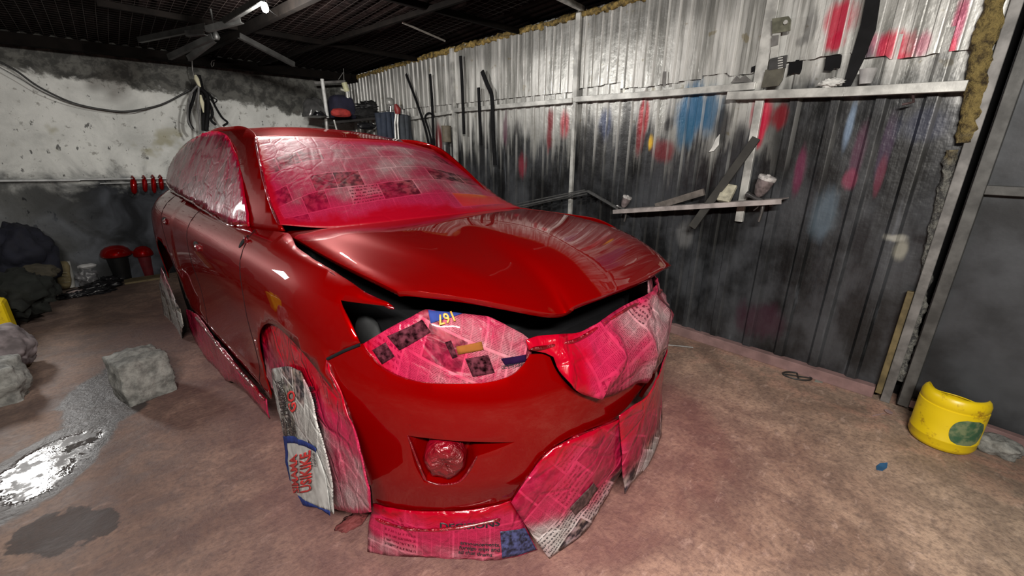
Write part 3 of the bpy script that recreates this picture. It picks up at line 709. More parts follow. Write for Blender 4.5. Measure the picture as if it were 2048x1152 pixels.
def patch(name, S, bound, parent, mat, off=0., step=.035, holes=(), crk=None, spray=None, thick=.004, uvrot=0., uvoff=(0, 0), g=None, bstep=.02, sharp=38, label=None, edgespray=None, sm=True, retp=False):
    pp = to_param(S, bound, g); bd = smooth_loop(pp, bstep, sharp)
    hs = [smooth_loop(to_param(S, h, g or pp[0]), bstep, sharp) for h in holes]
    vin = [(p.x, p.y) for p in bd]; edges = [(i, (i + 1) % len(bd)) for i in range(len(bd))]
    for h in hs:
        k = len(vin); vin += [(p.x, p.y) for p in h]; edges += [(k + i, k + (i + 1) % len(h)) for i in range(len(h))]
    bx = np.array(vin); x0, y0 = bx.min(0); x1, y1 = bx.max(0); polyb = [(p.x, p.y) for p in bd]; polyh = [[(p.x, p.y) for p in h] for h in hs]
    nx = int((x1 - x0) / step) + 1; ny = int((y1 - y0) / step) + 1
    for i in range(nx + 1):
        for j in range(ny + 1):
            x = x0 + (i + .5 * (j % 2)) * step; y = y0 + j * step
            if not inside(x, y, polyb) or any(inside(x, y, h) for h in polyh): continue
            if (np.abs(bx - (x, y)) ** 2).sum(1).min() < (min(step, bstep) * .55) ** 2: continue
            vin.append((x, y))
    r = delaunay_2d_cdt([Vector(v) for v in vin], edges, [], 0, 1e-6)
    v2 = r[0]; fs = []
    for f in r[2]:
        cx = sum(v2[i].x for i in f) / len(f); cy = sum(v2[i].y for i in f) / len(f)
        if inside(cx, cy, polyb) and not any(inside(cx, cy, h) for h in polyh): fs.append(tuple(f))
    vs = []; uvs = []; sp = []; ca, sa = math.cos(uvrot), math.sin(uvrot); bb = bx[:len(bd)]
    for v in v2:
        p, q = v.x, v.y; P3 = S.ev(p, q); o = (off(p, q) if callable(off) else off) + (crk(p, q) if crk else 0)
        if o: P3 = P3 + normal(S, p, q) * o
        vs.append(P3); uvs.append(((p * ca - q * sa) + uvoff[0], (p * sa + q * ca) + uvoff[1]))
        s_ = spray(p, q) if callable(spray) else (spray or 0)
        if edgespray:
            d = math.sqrt(((bb - (p, q)) ** 2).sum(1).min()); s_ = max(s_, edgespray[1] * (1 - d / edgespray[0]))
        sp.append(min(1.2, s_))
    # consistent outward orientation
    if fs:
        a, b, c_ = [Vector((vs[i][0], -vs[i][1], vs[i][2])) for i in fs[0][:3]]
        nn = (b - a).cross(c_ - a); cc = Vector((CENT.x, 0, CENT.z))
        if nn.dot(a - cc) < 0: fs = [tuple(reversed(f)) for f in fs]
    o = mesh_obj(name, vs, fs, mat, parent, uvs, sp, smooth=sm)
    if thick:
        m = o.modifiers.new('solid', 'SOLIDIFY'); m.thickness = thick; m.offset = -1
    if label: o['label'] = label
    return (o, pp) if retp else o
B = Body(); CN = Cabin(1); CF = Cabin(-1)

# ---- windscreen net (rows top to bottom, columns near side to far side)
ws_top = [CP(512, 275, u=-1.25), CP(590, 273, u=-1.10), CP(690, 277, u=-1.05), CP(800, 284, u=-1.03), CP(866, 300, u=-1.02)]
ws_bot = [CP(560, 450, u=-.55), CP(655, 456, u=-.37), CP(750, 448, u=-.29), CP(900, 431, u=-.25), CP(1040, 415, u=-.33)]
L1, L2_, L3 = [CN.ev(*solve(CN, *k)) for k in ((520, 322), (531, 370), (546, 420))]
ws_top[0] = CN.ev(*solve(CN, 512, 275)); ws_bot[0] = CN.ev(*solve(CN, 560, 450))
R1, R2_, R3 = CP(925, 338, u=-.87), CP(965, 368, u=-.72), CP(1000, 395, u=-.56)
rows = [ws_top]
for k, (l, r_) in enumerate(((L1, R1), (L2_, R2_), (L3, R3))):
    t = (k + 1) / 4; row = [l]
    for j in (1, 2, 3):
        base = ws_top[j].lerp(ws_bot[j], t); bul = .035 * math.sin(PI * t)
        row.append(base + Vector((bul * .7, 0, bul)))
    row.append(r_); rows.append(row)
rows.append(ws_bot)
WSN = Net(rows, 1.3, .80)
FULL = lambda n: [('p', 0, 0), ('p', n.pw, 0), ('p', n.pw, n.qh), ('p', 0, n.qh)]
def wspray(p, q):
    return .46 + .10 * math.sin(p * 4.2 + 1) * math.sin(q * 5) + (.6 * max(0, (q - .60) / .20) if q > .60 else 0) * (1 if p < 1.0 else .4)
ws = patch('windscreen_masking', WSN, FULL(WSN), car, NEWSW, off=.002, step=.028, crk=lambda p, q: crinkle(.005, 3, 8)(p, q) * min(1, p / .1, (1.3 - p) / .1, q / .1, (.8 - q) / .1), spray=wspray, edgespray=(.17, 1.15), uvrot=.10, uvoff=(.02, .03), thick=.002,
           label='pink stained newspaper sheets covering the windscreen')

# ---- cabin side: painted frame with the masked side windows
belt = [(334, 366), (345, 381), (372, 397), (400, 414), (445, 443), (497, 462), (530, 466), (566, 462)]
sideb = belt + [(560, 450), (546, 420), (531, 370), (520, 322), (512, 275), (498, 258), (480, 252), (455, 254), (438, 255), (418, 262), (398, 271), (378, 284), (360, 300), (345, 325)]
winb = [(339, 336), (336, 360), (347, 378), (372, 393), (400, 409), (445, 438), (490, 455), (502, 453), (500, 428), (488, 370), (475, 312), (463, 284), (450, 268), (425, 264), (398, 274), (368, 295)]
cab, cabp = patch('cabin_frame', CN, sideb, car, PAINT, step=.05, g=(-3.0, 1.17), thick=.012, retp=True)
sw = patch('side_window_masking', CN, winb, car, NEWS, off=.006, step=.035, crk=crinkle(.012, 8, 9), g=(-3.0, 1.25), spray=lambda p, q: .50 + .2 * max(0, (1.25 - q) / .15), edgespray=(.07, .95), uvrot=1.35, thick=.006,
           label='pleated newspaper under shiny film covering the near side windows')
# far side, mirrored lower and meeting the windscreen's far edge
fr = [(p, q) for p, q in cabp]
patch('cabin_frame', CF, [('p', p, q - .055) for p, q in fr], car, PAINT, step=.06, thick=.012)
patch('side_window_masking', CF, [('p', p, q - .055) for p, q in to_param(CN, winb, (-3.0, 1.25))], car, NEWS, off=.006, step=.06, spray=.3, thick=.004)

film_bead_later = [(560, 450), (546, 420), (531, 370), (520, 322), (512, 275)]
# ---- roof
def cabtop(u, sgn): return (CN if sgn > 0 else CF).ev(u, lerp_tab([(-3.55, 1.28), (-3.2, 1.45), (-2.7, 1.55), (-2.2, 1.60), (-1.6, 1.60), (-1.25, 1.56)], u) - (.03 if sgn < 0 else 0))
rrows = [[Vector(p) for p in ws_top]]
for u in (-1.6, -2.1, -2.7, -3.2, -3.55):
    l, r_ = cabtop(u, 1), cabtop(u, -1); row = [l]
    for f in (.25, .5, .75):
        row.append(l.lerp(r_, f) + Vector((0, 0, .042 * math.sin(PI * f) ** .8)))
    row.append(r_); rrows.append(row)
RN = Net(rrows, 1.2, 2.3)
patch('roof', RN, FULL(RN), car, PAINT, step=.06, thick=.01)
# tailgate closing the back
tg = [[cabtop(-3.55, 1)] + [rrows[-1][k] for k in (1, 2, 3)] + [cabtop(-3.55, -1)]]
for u, z, s_ in ((-3.68, 1.12, .74), (-3.74, .9, .78), (-3.75, .55, .76), (-3.66, .28, .72)):
    tg.append([Vector((u + .14, s_, z)), Vector((u, s_ * .5, z)), Vector((u - .02, 0, z)), Vector((u, -s_ * .5, z)), Vector((u + .14, -s_, z))])
patch('tailgate', Net(tg, 1.5, 1.3), FULL(Net(tg, 1.5, 1.3)), car, PAINT, step=.08, thick=.01)

# ---- bonnet, standing ajar at the front
hl = [CP(566, 462, u=-.52), CP(600, 478, s=.735), CP(640, 502, s=.735), CP(700, 532, s=.73), CP(756, 558, s=.715), CP(795, 577, s=.70)]
hf = [CP(795, 577, s=.70), CP(900, 591, u=.65), CP(1000, 608, u=.76), CP(1085, 626, u=.835), CP(1128, 628, u=.86), CP(1150, 613, u=.885), CP(1220, 586, u=.905), CP(1290, 560, u=.87), CP(1343, 527, u=.79)]
hr = [CP(1040, 416, u=-.34), CP(1080, 419, s=-.77), CP(1160, 431, s=-.77), CP(1240, 456, s=-.755), CP(1300, 490, s=-.735), CP(1343, 527, u=.79)]
hb = [CP(566, 462, u=-.52), CP(620, 461, u=-.42), CP(690, 456, u=-.33), CP(760, 449, u=-.28), CP(830, 441, u=-.25), CP(890, 434, u=-.24), CP(945, 427, u=-.25), CP(1000, 420, u=-.28), CP(1040, 416, u=-.34)]
def coons(fr_, bk, lf, rt, nr=7, bul=.0):
    def at(c_, t):
        n = Net([c_, c_], 1, 1); return n.row(c_, t)
    out = []
    for i in range(nr):
        v = i / (nr - 1); row = []
        for j in range(9):
            u = j / 8
            F_, K_, L_, R_ = at(fr_, u), at(bk, u), at(lf, v), at(rt, v)
            p = K_ * (1 - v) + F_ * v + L_ * (1 - u) + R_ * u - (bk[0] * (1 - u) * (1 - v) + bk[-1] * u * (1 - v) + fr_[0] * (1 - u) * v + fr_[-1] * u * v)
            row.append(p)
        out.append(row)
    return out
def hoodfx(v, p, q):
    x = abs(p - .5) * 2
    crown = .030 * (1 - x * x) * (1 - .6 * q)
    # two raised creases running from the screen corners to the grille
    c0 = .74 - .34 * q; d = x - c0
    crease = .010 * (1 / (1 + math.exp(d * 26))) * min(1, q * 4 + .15) * (1 - max(0, q - .75) * 3.2)
    side = -.010 * max(0, (x - .9) / .1) ** 2
    return v + Vector((0, 0, crown * math.sin(PI * min(1, q * .93 + .06)) ** .7 + crease + side))
HN = Net(coons(hf, hb, hl, hr), 1.45, 1.35, hoodfx)
hood = patch('bonnet', HN, FULL(HN), car, PAINT, step=.03, thick=.022, bstep=.02)
bv = hood.modifiers.new('bevel', 'BEVEL'); bv.width = .006; bv.segments = 2; bv.angle_limit = math.radians(50)

# ---- near side panel with the wheel arches, up to the bumper seam
ph = lambda *a: ('p',) + a
arc = lambda cu, cz, r, a0, a1, n: [ph(cu + r * math.cos(math.radians(a0 + (a1 - a0) * i / n)), cz + r * math.sin(math.radians(a0 + (a1 - a0) * i / n))) for i in range(n + 1)]
seam = [(655, 718), (690, 700), (720, 689)]
fend = to_param(B, [(720, 689), (705, 655), (690, 625), (680, 600), (740, 608), (786, 613), (775, 604), (738, 590), (700, 563), (660, 538), (620, 513), (592, 492), (584, 476), (575, 466)], (.55, .85))
seamp = to_param(B, [(655, 718), (688, 703), (720, 689)], (.4, .8))
beltB = [ph(-.62, 1.115), ph(-.9, 1.11), ph(-1.3, 1.105), ph(-1.9, 1.125), ph(-2.5, 1.14), ph(-3.1, 1.15), ph(-3.55, 1.12)]
rear = [ph(-3.66, .95), ph(-3.66, .60), ph(-3.6, .40), ph(-3.25, .38)]
loop = [ph(*p) for p in seamp] + [ph(*p) for p in fend[1:]] + beltB + rear + arc(-2.70, .37, .41, -2, 182, 14)[::-1][::-1]
# arch arcs are traversed rear to front along the sill
loop = [ph(*p) for p in seamp] + [ph(*p) for p in fend[1:]] + beltB + rear + arc(-2.70, .36, .42, 180, 0, 14) + [ph(-2.26, .27), ph(-.5, .27)] + arc(0, .37, .46, 186, 46, 12)
side, sidep = patch('side_panel', B, loop, car, PAINT, step=.045, thick=.006, retp=True)
far = [ph(2 * WL - p, min(q, 1.09)) for p, q in sidep]
patch('side_panel', B, far, car, PAINT, step=.07, thick=.006)
SEAM_ = [(655, 718), (690, 701), (720, 689)]
# door shut lines: thin dark grooves lying on the panel
def groove(S, pts, r=.0018, name='door_gap', mat=BLACK):
    m = MB(); q = smooth_loop([Vector(p) for p in pts], .03, closed=False) + [Vector(pts[-1])]
    P_ = [S.ev(p.x, p.y) for p in q]; P_ = [Vector((p[0], -p[1], p[2])) for p in P_]
    m.tube(P_, r, 5); return m.build(name, mat, car, smooth=80)
groove(B, [(-.60, .27), (-.53, .45), (-.51, .75), (-.56, 1.0), (-.63, 1.112)])
groove(B, to_param(B, SEAM_, (.4, .8)), .006, 'bumper_seam')
groove(B, [(-1.62, .27), (-1.66, .6), (-1.70, 1.11)])
groove(B, [(-2.25, .5), (-2.42, .78), (-2.62, 1.13)])
# handle recesses: a dark hole with a painted bead of masking in each
def handle(w_, z_, k=1.0):
    S2 = Off(B, .002)
    el = [ph(w_ + .075 * k * math.cos(a), z_ + .022 * math.sin(a)) for a in [2 * PI * i / 14 for i in range(14)]]
    patch('door_handle_hole', S2, el, car, BLACK, step=.03, thick=.002, bstep=.01)
    c_ = B.ev(w_ + .05, z_); m = lump('handle_masking', (c_[0], -c_[1] - .004, c_[2] - .005), (.045, .016, .022), FILM, car, seed=w_, amp=.35, freq=1.6, sub=3)
handle(-1.42, .93); handle(-2.42, .97)
el = [ph(-.635 + .022 * math.cos(a), 1.06 + .028 * math.sin(a)) for a in [2 * PI * i / 14 for i in range(14)]]
patch('mirror_mount_hole', Off(B, .001), el, car, BLACK, step=.02, thick=.001, bstep=.01)
c_ = B.ev(-.60, 1.07); lump('mirror_mount_masking', (c_[0], -c_[1] - .004, c_[2]), (.02, .008, .022), FILM, car, seed=4, amp=.35, sub=3)

# ---- front bumper skin
lampb = [(720, 689), (735, 710), (760, 735), (800, 755), (850, 766), (910, 768), (975, 765), (1025, 750), (1050, 726), (1060, 709)]
grl = [(1085, 708), (1100, 714), (1112, 740), (1130, 764), (1155, 785), (1190, 790), (1225, 784), (1262, 770)]
lowb = [(1235, 832), (1180, 858), (1130, 880), (1085, 912), (1055, 955), (1025, 1003), (985, 1016), (930, 1023), (870, 1026), (800, 1022), (746, 1010)]
rearb = [(742, 975), (722, 915), (706, 860), (690, 812), (668, 762), (655, 718)]
lp = to_param(B, lampb, (.55, .85)); gp = to_param(B, grl, (1.1, .8)); lo = to_param(B, lowb, (1.6, .35)); rb = to_param(B, rearb, (.5, .3))
mir = lambda L: [(2 * WL - p, q) for p, q in L]
print('lamp', [(round(a, 2), round(b, 2)) for a, b in lp]); print('grille', [(round(a, 2), round(b, 2)) for a, b in gp]); print('low', [(round(a, 2), round(b, 2)) for a, b in lo]); print('rear', [(round(a, 2), round(b, 2)) for a, b in rb]); print('fender', [(round(a, 2), round(b, 2)) for a, b in fend])
nearhalf = lp + gp
farup = [(2 * WL - p, q) for p, q in lp]
bl_ = [ph(*p) for p in seamp[:1]] + [ph(*p) for p in lp] + [ph(*p) for p in gp]
# centre of the grille opening, then mirrored up the far side
gm = [(p, q) for p, q in mir(gp) if p > gp[-1][0] + .06][::-1]
lowfar = [(p, q) for p, q in mir(lo) if p > lo[0][0] + .05]
bl_ += [ph(*p) for p in gm] + [ph(*p) for p in farup[::-1]] + [ph(2 * WL - seamp[0][0], seamp[0][1])]
bl_ += [ph(2 * WL - p, q) for p, q in rb[:-1][::-1]] + [ph(*p) for p in lowfar[::-1]] + [ph(*p) for p in lo] + [ph(*p) for p in rb[:-1]]
fogh = [(815, 871), (870, 878), (960, 884), (1030, 884), (955, 912), (935, 945), (915, 964), (880, 970), (848, 964), (830, 930)]
fp = to_param(B, fogh, (.8, .5))
bumper = patch('front_bumper', B, bl_, car, PAINT, step=.03, bstep=.015, thick=.018, holes=[[ph(*p) for p in fp], [ph(2 * WL - p, q) for p, q in fp]])
bv = bumper.modifiers.new('bevel', 'BEVEL'); bv.width = .006; bv.segments = 2; bv.angle_limit = math.radians(50)
# fog lamp pocket and its masked round lamp
cxf = sum(p for p, q in fp) / len(fp); czf = sum(q for p, q in fp) / len(fp)
def pocket(S, ring, depth, name, mat):
    vs = []; n = len(ring); lv = [(0, -.003, 1.), (1, -depth * .5, .93), (2, -depth, .80), (3, -depth, .0)]
    cx_ = sum(p.x for p in ring) / n; cy_ = sum(p.y for p in ring) / n
    for _, o, k in lv:
        for p in ring:
            a = cx_ + (p.x - cx_) * k; b = cy_ + (p.y - cy_) * k; vs.append(S.ev(a, b) + normal(S, a, b) * o)
    fs = []
    for l in range(3):
        for i in range(n): j = (i + 1) % n; fs.append((l * n + i, l * n + j, (l + 1) * n + j, (l + 1) * n + i))
    return mesh_obj(name, vs, fs, mat, car, sharp=50)
for mirr in (False, True):
    ring = smooth_loop([((2 * WL - p) if mirr else p, q) for p, q in fp], .02)
    pocket(B, ring, .085, 'fog_lamp_pocket', PAINT)
fc = solve(B, 887, 925, (cxf, czf)); print('fog', fc)
for mirr in (False, True):
    w0 = 2 * WL - fc[0] if mirr else fc[0]; P0 = B.ev(w0, fc[1]); N0 = normal(B, w0, fc[1])
    M0 = N0.to_track_quat('Z', 'Y').to_matrix().to_4x4(); vs = []; fs = []; n = 40; prof = [(.072, -.05), (.070, -.012), (.062, .004), (.045, .010), (.022, .007), (0.001, .004)]
    for r_, h in prof:
        for k in range(n):
            a = 2 * PI * k / n; rr = r_ * (1 + .06 * noise.noise(Vector((math.cos(a) * 2, math.sin(a) * 2, h * 30)))); vs.append(P0 + (M0 @ Vector((rr * math.cos(a), rr * math.sin(a), h + .006 * noise.noise(Vector((math.cos(a) * 3, math.sin(a) * 3, r_ * 60)))))))
    for l in range(len(prof) - 1):
        for k in range(n): j = (k + 1) % n; fs.append((l * n + k, l * n + j, (l + 1) * n + j, (l + 1) * n + k))
    mesh_obj('fog_lamp_masking', vs, fs, FILM, car)
def film_bead(S, pts, g, r, name='masking_film_edge', seed=1, off=.006, mat=None, wob=.5):
    pp = to_param(S, pts, g); q = smooth_loop(pp, .012, closed=False) + [Vector(pp[-1])]
    P_ = []; rs = []
    for i, p in enumerate(q):
        c0 = S.ev(p.x, p.y) + normal(S, p.x, p.y) * off; k = noise.noise(c0 * 12 + Vector((seed, 0, 0)))
        c0 = c0 + Vector((0, 0, k * r * .7)); P_.append(Vector((c0[0], -c0[1], c0[2]))); rs.append(r * (1 + wob * noise.noise(c0 * 17 + Vector((0, seed, 0)))))
    rs = [q_ * .72 for q_ in rs]; rs[0] *= .3; rs[-1] *= .3
    m = MB(); m.tube(P_, rs, 7); return m.build(name, mat or FILM, car, smooth=70)
film_bead(CN, film_bead_later, (-.6, 1.15), .008, seed=23, off=.003, wob=.35)
film_bead(B, [(815, 871), (838, 930), (852, 962)], (.8, .5), .007, seed=2, off=.0)
film_bead(B, [(852, 962), (880, 970), (915, 964), (935, 945), (955, 912)], (.8, .5), .006, seed=3, off=.0)

# ---- black engine bay and inner body behind the openings
m = MB()
m.box((-.30, -.64, .25), (.50, .64, .93)); m.box((.50, -.56, .30), (.66, .56, .86)); m.box((.62, -.38, .30), (.74, .38, .82))
m.box((-3.5, -.66, .22), (-.30, .66, 1.05)); m.build('inner_body', BLACK, car, bevel=.02)
m = MB(); m.box((.60, -.60, .22), (.70, .60, .30)); m.box((-3.6, -.6, .2), (.6, .6, .26)); m.build('underbody', BLACK, car)
c_ = CP(735, 672, s=.70); lump('inner_arch_liner', (c_[0] - .05, -c_[1] + .03, c_[2] - .03), (.10, .03, .09), simple('grey_liner', (.012, .013, .014), .8), car, seed=9, amp=.1, sub=3)

# ---- wheels
def wheel(u, s_, lab=None):
    sg = -1 if s_ > 0 else 1
    r0 = Matrix.Translation((u, -s_, .345)) @ Matrix.Rotation(PI / 2 * (1 if sg < 0 else -1), 4, 'X')
    m = MB(); m.lathe([(.22, -.10), (.30, -.115), (.333, -.105), (.345, -.07), (.345, .07), (.333, .105), (.30, .115), (.22, .10)], 48, r0, caps=False)
    t = m.build('tyre', RUBBER, car, smooth=40)
    m = MB(); m.lathe([(.225, -.09), (.225, .09), (.21, .095), (.20, .06), (.06, .045), (.055, .07), (.001, .07)], 40, r0, caps=False)
    for k in range(5):
        a = 2 * PI * k / 5; d = Vector((math.cos(a), math.sin(a), 0)); m.bar(r0 @ (d * .05 + Vector((0, 0, .075))), r0 @ (d * .21 + Vector((0, 0, .09))), .035, .03)
    m.build('wheel_rim', simple('grey_alloy', (.25, .25, .25), .35, .8), car, smooth=40)
wheel(.0, .76); wheel(.0, -.76); wheel(-2.7, .80); wheel(-2.7, -.76)

# ---- newspaper over lamp, grille and under the body
lampS = Off(B, -.012)
lamp_top = [(720, 692), (735, 682), (765, 664), (790, 650), (825, 633), (852, 620), (880, 624), (925, 628), (975, 634), (1000, 645), (1020, 655), (1045, 668), (1070, 690), (1062, 705)]
lampsheet = lamp_top + [(1058, 722), (1040, 745), (1010, 760), (970, 770), (910, 774), (850, 772), (800, 761), (757, 740), (733, 715)]
def lspray(p, q): return .46 + .5 * max(0, (.75 - p) / .3)
patch('headlamp_masking', lampS, lampsheet, car, NEWSG, step=.014, bstep=.012, crk=crinkle(.007, 11, 9), spray=lspray, uvrot=.45, uvoff=(.3, .12), g=(.6, .85), label='newspaper sheet covering the near headlamp')
patch('headlamp_masking', lampS, [ph(2 * WL - p, q) for p, q in to_param(lampS, lampsheet, (.6, .85))], car, NEWSG, step=.05, crk=crinkle(.007, 12, 9), spray=.4)
def goff(p, q): return .006 + .05 * math.exp(-((p - 1.5) / .4) ** 2) * math.exp(-((q - .72) / .12) ** 2)
gtop = [(1058, 700), (1050, 680), (1075, 672), (1120, 668), (1160, 664), (1200, 640), (1245, 612), (1285, 590), (1305, 572), (1322, 566), (1336, 575)]
gS = Off(B, goff)
gpb = to_param(gS, gtop[:-2], (1.1, .9))
gbl = to_param(gS, [(1058, 700), (1090, 706), (1104, 714), (1116, 742), (1136, 768), (1165, 788), (1200, 790), (1262, 772)], (1.1, .8))
gq = [ph(*p) for p in gpb] + [ph(gpb[-1][0] + .18, gpb[-1][1] - .01), ph(2.45, .90), ph(2.42, .80), ph(2.32, .70), ph(2.15, .60), ph(1.9, .535)] + [ph(*p) for p in gbl[::-1][:-1]]
print('gtop', [(round(a, 2), round(b, 2)) for a, b in gpb], 'gbl', [(round(a, 2), round(b, 2)) for a, b in gbl])
def gspray(p, q): return .32 + .75 * math.exp(-((p - 1.18) / .20) ** 2) + .5 * max(0, (q - .86) / .08)
patch('grille_masking', gS, gq, car, NEWSG, step=.022, bstep=.015, crk=crinkle(.030, 15, 9, 1.5), spray=gspray, edgespray=(.05, .7), uvrot=1.3, label='crumpled red stained newspaper covering the grille')
film_bead(gS, [(1058, 700), (1100, 690), (1160, 676), (1200, 650), (1245, 622), (1290, 598), (1320, 580)], (1.1, .9), .010, seed=5, off=.01)
film_bead(B, [(592, 496), (640, 530), (690, 563), (735, 590), (770, 608), (786, 615)], (.2, 1.1), .012, seed=7, off=-.012)

# lower skirts of newspaper hanging to the floor
class Skirt:
    """hangs straight down, slightly outwards, from the bumper's lower edge"""
    g0 = (.7, .15)
    def __init__(s, flare=.25, z0=.26, push=.0): s.fl = flare; s.z0 = z0; s.push = push
    def ev(s, w, z):
        z_ = max(z, s.z0) if z > s.z0 else s.z0
        b_ = B.ev(w, z_); n = normal(B, w, z_); n.z = 0; n.normalize()
        d = s.z0 - z
        p = b_ + n * (s.push + (s.fl * d if d > 0 else 0)); p.z = z; return p
SK = Skirt(.12, .27, .004)
sk1 = [(745, 1008), (800, 1020), (870, 1024), (930, 1021), (985, 1013), (1025, 1001), (1045, 1040), (1075, 1100), (1000, 1120), (920, 1118), (840, 1114), (735, 1103), (738, 1050)]
def skspray(top, bot):
    def f(p, q): return .22 + 1.0 * max(0, min(1, (q - bot) / (top - bot)))
    return f
s1, s1p = patch('bumper_skirt_masking', SK, sk1, car, NEWSG, step=.02, bstep=.015, crk=crinkle(.008, 21, 11), spray=lambda p, q: .42 + .7 * max(0, min(1, (q - .10) / .17)), g=(.6, .25), uvrot=.05, uvoff=(0, .02), retp=True, label='newspaper strip with bold headline hanging below the near bumper corner')
print('sk1', [(round(a, 2), round(b, 2)) for a, b in s1p])
film_bead(B, [(745, 1012), (800, 1024), (870, 1028), (930, 1025), (985, 1018), (1025, 1006)], (.6, .26), .010, seed=11, off=.004)
film_bead(SK, [(752, 1035), (800, 1052), (860, 1058), (930, 1052), (1000, 1035)], (.6, .2), .008, seed=12, off=.006)
film_bead(B, [(1025, 1004), (1055, 957), (1088, 914), (1130, 884), (1180, 860), (1238, 834)], (1.1, .3), .011, seed=13, off=.004)
SK2 = Skirt(.05, .42, .012)
sk2 = [(1022, 1003), (1055, 955), (1088, 912), (1130, 882), (1180, 858), (1240, 830), (1243, 880), (1240, 935), (1215, 990), (1175, 1055), (1140, 1090), (1098, 1116), (1075, 1085), (1045, 1040)]
s2, s2p = patch('bumper_skirt_masking', SK2, sk2, car, NEWS, step=.025, bstep=.015, crk=crinkle(.022, 25, 6), spray=lambda p, q: .14 + .62 * max(0, min(1, (q - .12) / .2)) + .3 * max(0, (q - .42) / .1), g=(1.1, .28), uvrot=-.7, retp=True, label='newspaper sheet hanging slack below the middle of the bumper')
print('sk2', [(round(a, 2), round(b, 2)) for a, b in s2p])
SK3 = Skirt(.10, .42, .03)
sk3 = [(1236, 830), (1262, 812), (1290, 790), ('p', 1.72, .52), ('p', 1.92, .55), ('p', 2.10, .52), ('p', 2.08, .24), ('p', 1.90, .10), (1305, 912), (1270, 955), (1244, 985), (1241, 940), (1241, 880)]
pp = to_param(SK3, sk3, (1.7, .3)); print('sk3', [(round(a, 2), round(b, 2)) for a, b in pp])
s3 = patch('bumper_skirt_masking', SK3, [ph(*p) for p in pp], car, NEWS, step=.025, bstep=.015, crk=crinkle(.016, 27, 6), spray=lambda p, q: .15 + .75 * max(0, min(1, (q - .16) / .2)), uvrot=-.9, label='newspaper sheet hanging below the far half of the bumper')

# wheel arch sheets
class Flat:
    """near-vertical sheet in front of the wheel: p = u, q = z"""
    g0 = (0, .4)
    def __init__(s, s0, tilt=.04, bow=.03): s.s0 = s0; s.t = tilt; s.b = bow
    def ev(s, u, z): return Vector((u, s.s0 + s.t * (.8 - z) + s.b * math.sin(u * 5 + z * 3) + (.032 * (-.5 - u) if u < -.5 else 0), z))
FA = Flat(.885, .03, .008)
arch = [(520, 655), (545, 640), (575, 643), (605, 662), (632, 695), (655, 722), (672, 765), (692, 815), (708, 862), (724, 915), (742, 975), (745, 1022), (690, 1022), (640, 1005), (622, 960), (600, 900), (572, 850), (552, 790), (528, 735)]
a1, a1p = patch('wheel_arch_masking', FA, arch, car, NEWSG, step=.022, bstep=.015, crk=crinkle(.016, 31, 9), g=(-.2, .8), uvrot=PI / 2 + .08, spray=lambda p, q: .35 + .9 * max(0, (q - .50) / .25), edgespray=(.04, .6), retp=True, label='pink newspaper filling the near front wheel arch')
print('arch', [(round(a, 2), round(b, 2)) for a, b in a1p])
FA2 = Flat(.905, .05, .01)
hang = [(540, 738), (575, 733), (600, 742), (622, 790), (640, 850), (655, 905), (665, 960), (668, 1028), (640, 1012), (600, 1003), (588, 985), (578, 930), (566, 870), (552, 810)]
a2, a2p = patch('hanging_newspaper', FA2, hang, car, NEWS, step=.02, bstep=.015, crk=crinkle(.010, 35, 9), g=(-.2, .6), uvrot=PI / 2 + .1, spray=lambda p, q: .0 + .3 * max(0, (q - .55) / .2), retp=True, label='pale newspaper sheet with red and blue printed advert over the wheel')
print('hang', [(round(a, 2), round(b, 2)) for a, b in a2p])
film_bead(B, [(655, 722), (670, 765), (692, 812), (708, 860), (724, 915), (742, 970)], (.4, .7), .011, seed=17, off=.0)
# sill film and the newspaper by the rear wheel
FS = Flat(.90, .02, .004)
sill = [(372, 618), (395, 630), (420, 662), (450, 700), (490, 750), (533, 800), (540, 838), (505, 800), (470, 765), (450, 760), (425, 730), (400, 695), (378, 655)]
o, sp_ = patch('sill_masking', FS, sill, car, NEWSG, step=.05, bstep=.03, crk=crinkle(.012, 41, 7), g=(-2.6, .2), spray=lambda p, q: .75, retp=True, label='red soaked masking sheet along the sill')
print('sill', [(round(a, 2), round(b, 2)) for a, b in sp_])
film_bead(FS, [(395, 634), (440, 690), (490, 748), (533, 798)], (-2.4, .2), .014, seed=19, off=.01)
FR = Flat(.955, .02, .01)
rs_ = [(322, 535), (334, 560), (346, 590), (360, 618), (368, 650), (364, 688), (350, 678), (342, 660), (332, 655), (326, 610), (318, 570)]
o, sp_ = patch('hanging_newspaper', FR, rs_, car, NEWS, step=.05, bstep=.03, crk=crinkle(.010, 43, 7), g=(-3.0, .5), spray=lambda p, q: .55 * max(0, (q - .3) / .3), uvrot=PI / 2, retp=True, label='newspaper strip hanging over the near rear wheel')
print('rear', [(round(a, 2), round(b, 2)) for a, b in sp_])

